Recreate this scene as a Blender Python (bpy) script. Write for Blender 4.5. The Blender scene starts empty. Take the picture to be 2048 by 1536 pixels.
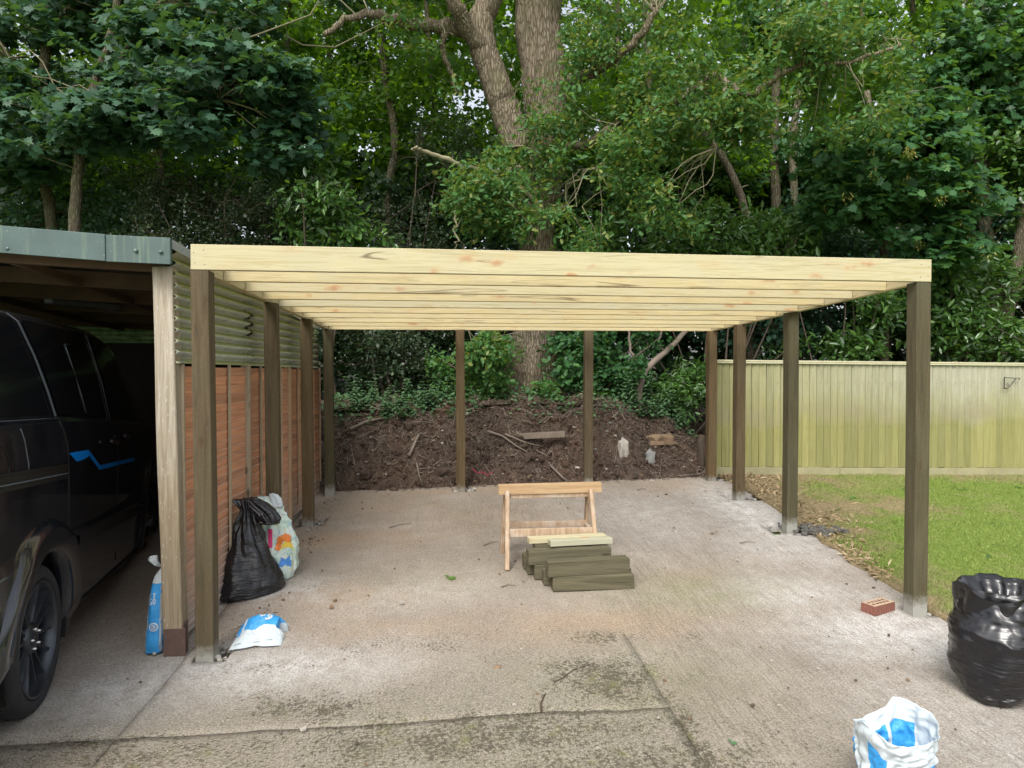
import bpy, bmesh, math, random
import numpy as np
from mathutils import Vector, Matrix, noise as mnoise

# ------------------------------------------------------------------ camera, sky, sun, exposure
scn = bpy.context.scene
COL = scn.collection
YAW, PITCH, ROLL, FPX = 0.0946, -0.0176, -0.0012, 1350.0
CAM = np.array([1.5119, -4.1578, 1.7294])
_c, _s = math.cos(YAW), math.sin(YAW)
FW = np.array([_s*math.cos(PITCH), _c*math.cos(PITCH), math.sin(PITCH)])
_r = np.array([_c, -_s, 0.0]); _u = np.cross(_r, FW)
RT = math.cos(ROLL)*_r + math.sin(ROLL)*_u
UP = -math.sin(ROLL)*_r + math.cos(ROLL)*_u
cam_d = bpy.data.cameras.new('camera'); cam = bpy.data.objects.new('camera', cam_d); COL.objects.link(cam)
cam.matrix_world = Matrix(((RT[0], UP[0], -FW[0], CAM[0]), (RT[1], UP[1], -FW[1], CAM[1]), (RT[2], UP[2], -FW[2], CAM[2]), (0, 0, 0, 1)))
cam_d.sensor_width = 36.0; cam_d.lens = 36.0*FPX/2048.0
cam_d.clip_start = 0.05; cam_d.clip_end = 600
scn.camera = cam

SUN_EL, SUN_AZ = math.radians(52), math.radians(205)      # azimuth clockwise from +Y: behind the camera, a little left
world = bpy.data.worlds.new('World'); scn.world = world; world.use_nodes = True
wt = world.node_tree; wt.nodes.clear()
wo = wt.nodes.new('ShaderNodeOutputWorld'); wb = wt.nodes.new('ShaderNodeBackground')
sky = wt.nodes.new('ShaderNodeTexSky'); sky.sky_type = 'NISHITA'; sky.sun_disc = False
sky.sun_elevation = SUN_EL; sky.sun_rotation = SUN_AZ; sky.air_density = 1.0; sky.dust_density = 4.0; sky.ozone_density = 1.0
hs = wt.nodes.new('ShaderNodeHueSaturation'); hs.inputs['Saturation'].default_value = 0.35
wt.links.new(sky.outputs[0], hs.inputs['Color']); wt.links.new(hs.outputs[0], wb.inputs[0])
wb.inputs[1].default_value = 0.15
wt.links.new(wb.outputs[0], wo.inputs[0])
sd = bpy.data.lights.new('sun', 'SUN'); sd.energy = 1.1; sd.angle = math.radians(22); sd.color = (1.0, 0.96, 0.9)
so = bpy.data.objects.new('sun', sd); COL.objects.link(so)
dvec = Vector((math.sin(SUN_AZ)*math.cos(SUN_EL), math.cos(SUN_AZ)*math.cos(SUN_EL), math.sin(SUN_EL)))
so.rotation_euler = dvec.to_track_quat('Z', 'Y').to_euler()
scn.view_settings.view_transform = 'Standard'; scn.view_settings.look = 'None'
scn.view_settings.exposure = 1.0; scn.view_settings.gamma = 1.0; scn.view_settings.use_curve_mapping = False
scn.render.engine = 'CYCLES'
scn.cycles.max_bounces = 6; scn.cycles.diffuse_bounces = 3; scn.cycles.transmission_bounces = 4; scn.cycles.glossy_bounces = 3

rng = np.random.default_rng(7); random.seed(7)
def W(u, v, z):                       # world point seen at photo coordinates (u,v) at depth z
    p = CAM + (FW + RT*(u-1024)/FPX - UP*(v-768)/FPX)*z
    return (float(p[0]), float(p[1]), float(p[2]))
def nz(x, y, z=0.0, s=1.0): return mnoise.noise(Vector((x*s, y*s, z*s)))

# ------------------------------------------------------------------ ground height
def g(x, y):
    zl = 0.07*y if y > 0 else 0.03*y
    zr = 0.048 + (0.087*y if y > 0 else 0.035*y)
    t = max(-0.3, min(x/4.76, 1.0))
    h = zl + (zr-zl)*t
    if x > 4.76: h -= 0.04*(x-4.76)
    return h

# ------------------------------------------------------------------ node helpers
class NT:
    def __init__(s, name):
        s.m = bpy.data.materials.new(name); s.m.use_nodes = True
        s.t = s.m.node_tree; s.t.nodes.clear()
        s.out = s.t.nodes.new('ShaderNodeOutputMaterial'); s._tc = None; s._oi = None
    def n(s, ty, **kw):
        nd = s.t.nodes.new('ShaderNode'+ty)
        for k, v in kw.items(): setattr(nd, k, v)
        return nd
    def put(s, sock, v):
        if v is None: return
        if hasattr(v, 'is_output') or isinstance(v, bpy.types.NodeSocket): s.t.links.new(v, sock)
        else:
            if isinstance(v, (tuple, list)) and len(v) == 3 and sock.type == 'RGBA': v = (*v, 1)
            sock.default_value = v
    def obj(s):
        if s._tc is None: s._tc = s.n('TexCoord')
        return s._tc.outputs['Object']
    def rnd(s):
        if s._oi is None: s._oi = s.n('ObjectInfo')
        return s._oi.outputs['Random']
    def geo(s, w='Position'): return s.n('NewGeometry').outputs[w]
    def map(s, vec, scale=(1, 1, 1), loc=(0, 0, 0), rot=(0, 0, 0)):
        m = s.n('Mapping'); s.put(m.inputs['Vector'], vec); m.inputs['Scale'].default_value = scale
        s.put(m.inputs['Location'], loc); m.inputs['Rotation'].default_value = rot
        return m.outputs[0]
    def grain(s, scale):                      # object coordinates shifted by a random amount per object
        c = s.n('CombineXYZ')
        k = s.math('MULTIPLY', s.rnd(), 37.0)
        for i in range(3): s.put(c.inputs[i], k)
        a = s.n('VectorMath', operation='ADD'); s.put(a.inputs[0], s.obj()); s.put(a.inputs[1], c.outputs[0])
        return s.map(a.outputs[0], scale)
    def noise(s, vec=None, scale=5, detail=3, rough=0.55, dist=0, out='Fac'):
        t = s.n('TexNoise'); s.put(t.inputs['Vector'], vec if vec is not None else s.obj())
        t.inputs['Scale'].default_value = scale; t.inputs['Detail'].default_value = detail
        t.inputs['Roughness'].default_value = rough; t.inputs['Distortion'].default_value = dist
        return t.outputs[out]
    def voro(s, vec=None, scale=5, feature='F1', out='Distance', rand=1.0):
        t = s.n('TexVoronoi', feature=feature); s.put(t.inputs['Vector'], vec if vec is not None else s.obj())
        t.inputs['Scale'].default_value = scale; t.inputs['Randomness'].default_value = rand
        return t.outputs[out]
    def wave(s, vec, scale, dist=0, detail=2, dscale=1.0, dirn='X', prof='SIN'):
        t = s.n('TexWave', bands_direction=dirn, wave_profile=prof); s.put(t.inputs['Vector'], vec)
        t.inputs['Scale'].default_value = scale; t.inputs['Distortion'].default_value = dist
        t.inputs['Detail'].default_value = detail; t.inputs['Detail Scale'].default_value = dscale
        return t.outputs['Fac']
    def ramp(s, fac, stops, interp='LINEAR'):
        r = s.n('ValToRGB'); s.put(r.inputs[0], fac); e = r.color_ramp.elements; r.color_ramp.interpolation = interp
        while len(e) < len(stops): e.new(0.5)
        for i, (p, c) in enumerate(stops):
            e[i].position = p
            if isinstance(c, (int, float)): c = (c, c, c)
            e[i].color = (*c, 1)
        return r.outputs[0]
    def mix(s, fac, a, b, mode='MIX'):
        m = s.n('MixRGB', blend_type=mode); s.put(m.inputs[0], fac); s.put(m.inputs[1], a); s.put(m.inputs[2], b)
        return m.outputs[0]
    def math(s, op, a, b=None, c=None):
        m = s.n('Math', operation=op); s.put(m.inputs[0], a)
        if b is not None: s.put(m.inputs[1], b)
        if c is not None: s.put(m.inputs[2], c)
        return m.outputs[0]
    def attr(s, name): return s.n('Attribute', attribute_name=name).outputs['Fac']
    def sep(s, vec, i):
        q = s.n('SeparateXYZ'); s.put(q.inputs[0], vec); return q.outputs[i]
    def bump(s, h, strength=0.5, dist=0.01, nrm=None):
        b = s.n('Bump'); s.put(b.inputs['Height'], h); b.inputs['Strength'].default_value = strength
        b.inputs['Distance'].default_value = dist
        if nrm is not None: s.put(b.inputs['Normal'], nrm)
        return b.outputs[0]
    def pbr(s, color, rough=0.7, metal=0.0, normal=None, spec=0.4, coat=0.0, trans=None, alpha=None):
        p = s.n('BsdfPrincipled')
        s.put(p.inputs['Base Color'], color); s.put(p.inputs['Roughness'], rough); s.put(p.inputs['Metallic'], metal)
        p.inputs['Specular IOR Level'].default_value = spec; p.inputs['Coat Weight'].default_value = coat
        p.inputs['Coat Roughness'].default_value = 0.05
        if normal is not None: s.put(p.inputs['Normal'], normal)
        sh = p.outputs[0]
        if trans is not None:
            w_, tcol = trans
            tr = s.n('BsdfTranslucent'); s.put(tr.inputs[0], tcol)
            mx = s.n('MixShader'); s.put(mx.inputs[0], w_); s.t.links.new(sh, mx.inputs[1]); s.t.links.new(tr.outputs[0], mx.inputs[2]); sh = mx.outputs[0]
        s.t.links.new(sh, s.out.inputs[0]); return s.m

def simple(name, col, rough=0.6, metal=0, spec=0.4, var=0.15, scale=20, coat=0, bump=0.0):
    s = NT(name); f = s.noise(scale=scale, detail=4)
    c = s.mix(f, tuple(x*(1-var) for x in col), tuple(min(1, x*(1+var)) for x in col))
    n_ = s.bump(s.noise(scale=scale*3, detail=4), bump, 0.005) if bump else None
    return s.pbr(c, rough, metal, n_, spec, coat)

# ------------------------------------------------------------------ mesh helpers
ORG = {}
def mesh_from(name, V, F, mats, smooth=False, midx=None):
    me = bpy.data.meshes.new(name); me.from_pydata([tuple(v) for v in V], [], [tuple(f) for f in F])
    for m in (mats if isinstance(mats, (list, tuple)) else [mats]): me.materials.append(m)
    if midx is not None: me.polygons.foreach_set('material_index', midx)
    if smooth: me.polygons.foreach_set('use_smooth', [True]*len(me.polygons))
    me.update(); return me
def obj(name, V, F, mats, parent=None, smooth=False, midx=None, origin=None, bevel=0, label=None, kind=None):
    V = np.asarray(V, float)
    o0 = np.array(origin) if origin is not None else (V.min(0)+V.max(0))/2
    me = mesh_from(name, V-o0, F, mats, smooth, midx)
    o = bpy.data.objects.new(name, me); COL.objects.link(o)
    if parent is not None:
        o.parent = parent; o.location = o0-ORG[parent]
    else: o.location = o0
    ORG[o] = o0
    if bevel:
        b = o.modifiers.new('bevel', 'BEVEL'); b.width = bevel; b.segments = 1; b.limit_method = 'ANGLE'
    if label: o['label'] = label
    if kind: o['kind'] = kind
    return o
def thing(name, label, cat, loc=(0, 0, 0), group=None):
    o = bpy.data.objects.new(name, None); COL.objects.link(o); o.location = loc; o.empty_display_size = 0.1
    ORG[o] = np.array(loc, float); o['label'] = label; o['category'] = cat
    if group: o['group'] = group
    return o
def tag(o, label, cat, group=None):
    o['label'] = label; o['category'] = cat
    if group: o['group'] = group
    return o

class MB:
    def __init__(s): s.V = []; s.F = []; s.M = []
    def add(s, V, F, m=0):
        k = len(s.V); s.V += [tuple(map(float, v)) for v in V]; s.F += [tuple(i+k for i in f) for f in F]; s.M += [m]*len(F)
    def box(s, c, d, ax=None, m=0, taper=1.0):      # centre, full sizes, axes (rows)
        A = np.eye(3) if ax is None else np.asarray(ax, float); c = np.array(c, float); V = []
        for k in (-1, 1):
            t = taper if k == 1 else 1.0
            for (i, j) in ((-1, -1), (1, -1), (1, 1), (-1, 1)):
                V.append(c + A[0]*i*d[0]/2*t + A[1]*j*d[1]/2*t + A[2]*k*d[2]/2)
        s.add(V, [(3, 2, 1, 0), (4, 5, 6, 7), (0, 1, 5, 4), (1, 2, 6, 5), (2, 3, 7, 6), (3, 0, 4, 7)], m); return s
    def beam(s, a, b, w, h, m=0, up=(0, 0, 1)):     # bar from a to b
        a = np.array(a, float); b = np.array(b, float); X = b-a; L = np.linalg.norm(X); X /= L
        Y = np.cross(np.array(up, float), X); Y /= np.linalg.norm(Y); Z = np.cross(X, Y)
        return s.box((a+b)/2, (L, w, h), (X, Y, Z), m)
    def tube(s, P, R, n=8, m=0, cap=True):
        P = [np.array(p, float) for p in P]
        if not hasattr(R, '__len__'): R = [R]*len(P)
        V = []; F = []; ref = np.array([0.13, 0.21, 0.97]); prevY = None
        for i, p in enumerate(P):
            t = P[min(i+1, len(P)-1)]-P[max(i-1, 0)]; t /= (np.linalg.norm(t)+1e-9)
            if prevY is None:
                a = ref if abs(t@ref) < 0.9 else np.array([1.0, 0, 0]); X = np.cross(a, t); X /= np.linalg.norm(X)
            else:
                X = prevY-t*(prevY@t); X /= (np.linalg.norm(X)+1e-9)
            prevY = X; Y = np.cross(t, X)
            for k in range(n):
                q = 2*math.pi*k/n; V.append(p+R[i]*(math.cos(q)*X+math.sin(q)*Y))
        for i in range(len(P)-1):
            for k in range(n):
                a = i*n+k; b = i*n+(k+1) % n; F.append((a, b, b+n, a+n))
        if cap:
            F.append(tuple(range(n))[::-1]); F.append(tuple((len(P)-1)*n+k for k in range(n)))
        s.add(V, F, m); return s
    def lathe(s, prof, c, ax, n=32, m=0, closed=False, a0=0, a1=2*math.pi):  # prof (r, h) ; ax = rows X,Y,axis
        A = np.asarray(ax, float); c = np.array(c, float); V = []; F = []; full = abs(a1-a0-2*math.pi) < 1e-6
        N = n if full else n+1
        for i in range(N):
            q = a0+(a1-a0)*i/n
            for (r, h) in prof: V.append(c+A[0]*r*math.cos(q)+A[1]*r*math.sin(q)+A[2]*h)
        P = len(prof)
        for i in range(n):
            j = (i+1) % N
            for k in range(P-1 if not closed else P):
                k2 = (k+1) % P; F.append((i*P+k, j*P+k, j*P+k2, i*P+k2))
        s.add(V, F, m); return s
    def grid(s, fn, nu, nv, m=0, close_u=False):
        V = [fn(i/nu, j/nv) for j in range(nv+1) for i in range(nu+1)]; F = []
        for j in range(nv):
            for i in range(nu):
                a = j*(nu+1)+i; F.append((a, a+1, a+nu+2, a+nu+1))
        s.add(V, F, m); return s
    def obj(s, name, mats, parent=None, **kw):
        ms = mats if isinstance(mats, (list, tuple)) else [mats]
        return obj(name, s.V, s.F, ms, parent, midx=(s.M if len(ms) > 1 else None), **kw)

# ------------------------------------------------------------------ materials
def m_pine(name, tint=(0.50, 0.44, 0.27), axis=0, dark=0.72):
    s = NT(name); sc = [26, 26, 26]; sc[axis] = 0.8
    wob = s.noise(s.grain((1.2, 1.2, 1.2)), 1.5, 2)
    v = s.grain(tuple(sc)); f = s.noise(v, 1.6, 6, 0.65, 1.2)
    c = s.ramp(f, [(0.3, tuple(x*dark for x in tint)), (0.46, tint), (0.54, (tint[0]*1.05, tint[1]*1.07, tint[2]*1.15)), (0.62, (tint[0]*.86, tint[1]*.82, tint[2]*.72)), (0.75, (tint[0]*1.12, tint[1]*1.14, tint[2]*1.25))])
    tone = s.ramp(s.rnd(), [(0, (0.86, 0.88, 0.90)), (0.35, (1, 1, 1)), (0.7, (1.0, 0.93, 0.80)), (1, (1.08, 1.04, 0.95))])
    c = s.mix(1.0, c, tone, 'MULTIPLY')
    sk = [9.0]*3; sk[axis] = 3.4
    kd = s.n('VectorMath', operation='ADD'); s.put(kd.inputs[0], s.grain(tuple(sk))); kn_ = s.noise(s.grain((9, 9, 9)), 2, 2, out='Color'); sc_ = s.n('VectorMath', operation='SCALE'); s.put(sc_.inputs[0], kn_); sc_.inputs['Scale'].default_value = .35; s.put(kd.inputs[1], sc_.outputs[0])
    kn = s.voro(kd.outputs[0], 1.0); sel = s.ramp(s.noise(s.grain((2.2, 2.2, 2.2)), 1.3), [(0.45, 0), (0.50, 1)])
    km = s.math('MULTIPLY', s.ramp(kn, [(0.07, 1), (0.12, 0.7), (0.22, 0)]), sel)
    c = s.mix(s.math('MULTIPLY', km, 0.8), c, (0.36, 0.16, 0.07))
    halo = s.math('MULTIPLY', s.ramp(kn, [(0.2, .55), (0.42, 0)]), sel); c = s.mix(s.math('MULTIPLY', halo, f), c, (0.50, 0.33, 0.17))
    st = s.noise(s.grain((2.4, 2.4, 2.4)), 1.1, 4, .6); c = s.mix(s.ramp(st, [(0.48, 0), (0.75, 0.5)]), c, (0.43, 0.41, 0.30))
    sv = [7.0]*3; sv[axis] = 0.35; sp_ = s.math('ABSOLUTE', s.math('SUBTRACT', s.noise(s.grain(tuple(sv)), 1.0, 2, .5), 0.56))
    c = s.mix(s.math('MULTIPLY', s.ramp(sp_, [(0.002, 0.85), (0.007, 0)]), s.ramp(s.noise(s.grain((1.5, 1.5, 1.5)), 1), [(.45, 0), (.55, 1)])), c, (0.13, 0.09, 0.05))
    return s.pbr(c, 0.8, 0, s.bump(s.math('ADD', f, km), 0.5, 0.003), 0.2)
def m_post(name, a=(0.052, 0.039, 0.022), b=(0.140, 0.106, 0.063), splash=True):
    s = NT(name); v = s.grain((16, 16, 1.1)); f = s.noise(v, 2.0, 6, 0.65, 0.8)
    c = s.ramp(f, [(0.25, a), (0.75, b)])
    big = s.noise(s.grain((3, 3, 1.2)), 1.2, 3); c = s.mix(s.ramp(big, [(0.4, 0), (0.75, 0.5)]), c, tuple(x*.8 for x in b) if not splash else (0.105, 0.10, 0.062))
    c = s.mix(1, c, s.ramp(s.rnd(), [(0, (.85, .95, .9)), (.5, (1, 1, 1)), (1, (1.2, 1.05, .9))]), 'MULTIPLY')
    kn = s.voro(s.grain((7, 7, 3.0)), 1.0); km = s.ramp(kn, [(0.07, 0.7), (0.16, 0)]); c = s.mix(km, c, (0.07, 0.042, 0.022))
    fl = s.voro(s.grain((90, 90, 22)), 1.0); c = s.mix(s.ramp(fl, [(0.08, 0.30), (0.13, 0)]), c, (0.36, 0.34, 0.27))
    if splash:
        z = s.sep(s.obj(), 2); zz = s.math('ADD', z, s.math('MULTIPLY', s.noise(scale=22, detail=6, rough=.75), -0.16)); zz = s.math('ADD', zz, s.math('MULTIPLY', s.rnd(), 0.09))
        c = s.mix(s.ramp(zz, [(0.0, 0.75), (0.09, 0)]), c, (0.38, 0.38, 0.34))
    return s.pbr(c, 0.85, 0, s.bump(f, 0.5, 0.003), 0.2)
PINE = m_pine('treated_pine'); POST = m_post('brown_treated_post')
PINEZ = m_pine('treated_pine_pale', (0.465, 0.44, 0.30))

def m_old_timber():
    s = NT('weathered_grey_timber'); v = s.grain((30, 30, 1.2)); f = s.noise(v, 1.5, 6, 0.7, 1.2)
    c = s.ramp(f, [(0.25, (0.20, 0.155, 0.10)), (0.5, (0.40, 0.35, 0.27)), (0.75, (0.56, 0.52, 0.45))])
    z = s.sep(s.obj(), 2); zz = s.math('ADD', z, s.math('MULTIPLY', s.noise(scale=5), 0.8))
    c = s.mix(s.ramp(zz, [(-0.2, 0.55), (0.6, 0.0)]), c, s.ramp(f, [(0.3, (0.19, 0.13, 0.065)), (0.7, (0.37, 0.27, 0.15))]))
    x = s.sep(s.obj(), 0)
    g_ = s.math('ADD', s.math('MULTIPLY', z, 0.55), s.math('ADD', s.math('MULTIPLY', x, 6.0), s.math('MULTIPLY', s.noise(scale=6, detail=5), 0.8)))
    c = s.mix(s.ramp(g_, [(1.05, 0), (1.3, 0.8)]), c, (0.21, 0.20, 0.045))
    fl = s.voro(s.grain((60, 60, 14)), 1.0); c = s.mix(s.ramp(fl, [(0.1, 0.7), (0.2, 0)]), c, (0.6, 0.56, 0.48))
    return s.pbr(c, 0.9, 0, s.bump(f, 0.9, 0.006), 0.15)
OLDT = m_old_timber()

def m_concrete():
    s = NT('brushed_concrete'); P = s.geo()
    c = s.ramp(s.noise(P, 1.3, 5, 0.6), [(0.3, (0.25, 0.212, 0.172)), (0.55, (0.325, 0.28, 0.232)), (0.75, (0.40, 0.36, 0.312))])
    c = s.mix(s.ramp(s.noise(P, 5.5, 6, 0.7), [(0.42, 0.0), (0.7, 0.5)]), c, (0.235, 0.205, 0.165))
    c = s.mix(s.math('MULTIPLY', s.attr('wear'), 0.5), c, (0.20, 0.185, 0.15))
    c = s.mix(s.math('MULTIPLY', s.attr('brown'), s.ramp(s.noise(P, 4, 4), [(0.3, 0.35), (0.6, 0.9)])), c, (0.345, 0.25, 0.165))
    c = s.mix(s.math('MULTIPLY', s.attr('pale'), s.ramp(s.noise(P, 9, 5, 0.7), [(0.35, 0.35), (0.65, 1)])), c, (0.58, 0.57, 0.55))
    c = s.mix(s.math('MULTIPLY', s.attr('green'), s.ramp(s.noise(P, 6, 4), [(0.3, 0.2), (0.6, 0.8)])), c, (0.225, 0.225, 0.12))
    # aggregate speckle
    sp = s.noise(P, 95, 4, 0.95); c = s.mix(0.95, c, s.ramp(sp, [(0.36, (0.42, 0.41, 0.40)), (0.5, (1, 1, 1)), (0.66, (1.6, 1.58, 1.54))]), 'MULTIPLY')
    wear = s.math('ADD', s.attr('wear'), s.math('MULTIPLY', s.noise(P, 3, 4), 0.5))
    vo = s.voro(P, 75, out='Distance'); pit = s.ramp(vo, [(0.12, 1), (0.34, 0)])
    c = s.mix(s.math('MULTIPLY', pit, s.ramp(wear, [(0.35, 0.1), (0.8, 0.75)])), c, (0.50, 0.45, 0.38))
    # moss specks
    mn = s.noise(P, 48, 6, 0.85); mb = s.noise(P, 6, 5, 0.75)
    mm = s.math('ADD', s.math('ADD', s.math('MULTIPLY', mn, 2.8), s.math('MULTIPLY', mb, 1.0)), s.math('MULTIPLY', s.attr('moss'), 0.75))
    mask = s.ramp(mm, [(0.97, 0), (1.07, 1)])
    mossc = s.ramp(s.noise(P, 11, 3), [(0.35, (0.06, 0.05, 0.037)), (0.58, (0.085, 0.075, 0.045)), (0.70, (0.13, 0.14, 0.04))])
    # attribute scaled ramp input range is 0..1, so mm is divided by two
    mask = s.ramp(s.math('MULTIPLY', mm, 0.3333), [(0.80, 0), (0.84, 0.85)])
    c = s.mix(mask, c, mossc)
    # dark crumbs
    cr = s.voro(P, 23); c = s.mix(s.math('MULTIPLY', s.ramp(cr, [(0.035, 1), (0.065, 0)]), s.ramp(s.noise(P, 2.2, 2), [(0.45, 0), (0.6, 1)])), c, (0.09, 0.075, 0.055))
    # brushed tamping ribs run along y, fading over the worn areas
    V = s.map(P, (1, 0.10, 1), rot=(0, 0, 0.10)); rb = s.wave(V, 13.0, 3.2, 3, 2.2, 'X'); rb2 = s.noise(s.map(P, (58, 3.4, 1), rot=(0, 0, 0.10)), 1.0, 5, 0.75, .8)
    patch_ = s.ramp(s.noise(P, 1.9, 4, .6), [(.36, .5), (.62, 1.0)])
    ribs = s.math('MULTIPLY', s.math('ADD', s.math('MULTIPLY', rb, .45), s.math('MULTIPLY', rb2, 2.6)), s.math('MULTIPLY', s.attr('ribs'), patch_))
    c = s.mix(s.math('MULTIPLY', s.math('MULTIPLY', s.attr('ribs'), patch_), 0.75), c, s.ramp(rb2, [(0.34, (0.58, 0.56, 0.53)), (0.52, (1, 1, 1)), (0.66, (1.2, 1.2, 1.2))]), 'MULTIPLY')
    h = s.math('ADD', s.math('MULTIPLY', ribs, 0.55), s.math('ADD', s.math('MULTIPLY', sp, 0.9), s.math('MULTIPLY', s.noise(P, 28, 4), 0.8)))
    return s.pbr(c, 0.9, 0, s.bump(h, 0.85, 0.008), 0.25)
CONC = m_concrete()

def m_soil(name, a=(0.05, 0.034, 0.022), b=(0.15, 0.105, 0.07), sc=9):
    s = NT(name); P = s.geo(); f = s.noise(P, sc, 8, 0.7)
    c = s.ramp(f, [(0.3, a), (0.7, b)]); c = s.mix(s.ramp(s.noise(P, 1.7, 3), [(0.45, 0), (0.65, 0.4)]), c, (0.13, 0.075, 0.048))
    c = s.mix(s.ramp(s.noise(P, 75, 3, .9), [(0.58, 0), (0.68, .5)]), c, (0.26, 0.21, 0.17))
    return s.pbr(c, 0.95, 0, s.bump(s.math('ADD', f, s.math('MULTIPLY', s.noise(P, 60, 4), 0.4)), 1.0, 0.03), 0.15)
SOIL = m_soil('dark_soil', (0.030, 0.022, 0.018), (0.125, 0.088, 0.067)); FLOORW = m_soil('woodland_floor_soil', (0.02, 0.014, 0.009), (0.06, 0.042, 0.026), 4)

def m_lawn():
    s = NT('lawn_turf'); P = s.geo(); f = s.noise(P, 26, 6, 0.75)
    c = s.ramp(f, [(0.3, (0.10, 0.13, 0.03)), (0.6, (0.17, 0.235, 0.05)), (0.8, (0.25, 0.30, 0.08))])
    dry = s.math('ADD', s.attr('dry'), s.math('MULTIPLY', s.noise(P, 4, 4), 0.6))
    c = s.mix(s.ramp(dry, [(0.35, 0), (0.8, 1)]), c, s.ramp(f, [(0.3, (0.13, 0.10, 0.06)), (0.7, (0.34, 0.27, 0.15))]))
    return s.pbr(c, 0.95, 0, s.bump(f, 0.8, 0.02), 0.1)
LAWN = m_lawn()
def m_blade():
    s = NT('grass_blades'); r = s.attr('rnd'); d = s.attr('dry')
    c = s.ramp(r, [(0, (0.13, 0.20, 0.035)), (0.5, (0.215, 0.305, 0.06)), (1, (0.36, 0.42, 0.11))])
    c = s.mix(d, c, s.ramp(r, [(0, (0.19, 0.15, 0.08)), (1, (0.42, 0.34, 0.19))]))
    return s.pbr(c, 0.6, 0, None, 0.3, trans=(0.3, c))
BLADE = m_blade()

def m_leaf(name, a, b, c2, tw=0.35, tcol=(0.30, 0.42, 0.03), rough=0.5, spec=0.4):
    s = NT(name); r = s.attr('rnd')
    c = s.ramp(r, [(0.0, a), (0.55, b), (1.0, c2)])
    t = s.mix(0.6, c, tcol)
    return s.pbr(c, rough, 0, None, spec, trans=(tw, t))
L_SYC = m_leaf('sycamore_leaf_dark', (0.026, 0.072, 0.042), (0.042, 0.112, 0.062), (0.062, 0.15, 0.066), 0.30, (0.16, 0.30, 0.02))
L_SYCR = m_leaf('sycamore_leaf_green', (0.026, 0.085, 0.03), (0.044, 0.135, 0.044), (0.08, 0.19, 0.05), 0.32, (0.2, 0.36, 0.02))
L_OAK = m_leaf('oak_leaf', (0.035, 0.11, 0.03), (0.065, 0.18, 0.045), (0.13, 0.24, 0.05), 0.35, (0.28, 0.4, 0.03), 0.5)
L_OAKY = m_leaf('oak_leaf_young', (0.13, 0.19, 0.04), (0.21, 0.26, 0.06), (0.30, 0.27, 0.08), 0.4, (0.4, 0.45, 0.05))
L_LAU = m_leaf('laurel_leaf', (0.035, 0.085, 0.022), (0.06, 0.14, 0.03), (0.11, 0.22, 0.04), 0.25, (0.25, 0.42, 0.03), 0.3, 0.55)
L_HOL = m_leaf('small_dark_leaf', (0.018, 0.038, 0.018), (0.035, 0.062, 0.028), (0.065, 0.10, 0.04), 0.2, (0.2, 0.25, 0.04), 0.4)
L_FAR = m_leaf('distant_leaf', (0.03, 0.075, 0.014), (0.055, 0.135, 0.018), (0.10, 0.21, 0.022), 0.5, (0.38, 0.66, 0.02), 0.6)
L_DEEP = m_leaf('shade_darkened_leaf', (0.012, 0.032, 0.013), (0.022, 0.056, 0.02), (0.045, 0.10, 0.026), 0.3, (0.12, 0.25, 0.02), 0.6)  # dark greens paint the wood's deep shade into the leaf colour
L_NET = m_leaf('nettle_leaf', (0.06, 0.13, 0.06), (0.10, 0.19, 0.095), (0.15, 0.26, 0.11), 0.25, (0.25, 0.42, 0.05), 0.7, 0.2)
L_KEY = m_leaf('winged_seed', (0.30, 0.33, 0.07), (0.38, 0.38, 0.09), (0.42, 0.36, 0.12), 0.4, (0.5, 0.5, 0.1), 0.6)

def m_bark(name, a, b, sc=1.0, green=0.3):
    s = NT(name); P = s.geo(); v = s.map(P, (9*sc, 9*sc, 1.5*sc)); f = s.voro(v, 2.2, 'DISTANCE_TO_EDGE'); f2 = s.noise(v, 2.5, 6, 0.7, 0.8)
    r = s.ramp(f, [(0.0, 0.0), (0.22, 1.0)]); h = s.math('MULTIPLY', r, f2)
    f3 = s.noise(s.map(P, (30, 30, 6)), 1.0, 5, .7); h = s.math('ADD', s.math('MULTIPLY', h, .55), s.math('MULTIPLY', f3, .5)); c = s.ramp(h, [(0.22, tuple(x*0.45 for x in a)), (0.42, a), (0.68, b)])
    c = s.mix(s.ramp(s.noise(P, 3, 4), [(0.45, 0), (0.7, green)]), c, (0.12, 0.14, 0.05))
    return s.pbr(c, 0.95, 0, s.bump(h, 1.0, 0.03), 0.1)
BARK = m_bark('oak_bark', (0.20, 0.16, 0.115), (0.42, 0.36, 0.28), 1.5)
BARK2 = m_bark('grey_bark', (0.15, 0.125, 0.09), (0.28, 0.25, 0.18), 2.2, 0.4)
TWIG = simple('dead_twig', (0.21, 0.17, 0.135), 0.9, var=0.4, scale=9)
TWIGD = simple('dark_twig', (0.10, 0.075, 0.055), 0.9, var=0.4, scale=9)
LTWIG = simple('live_twig', (0.23, 0.21, 0.13), 0.85, var=0.35, scale=6)

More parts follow.
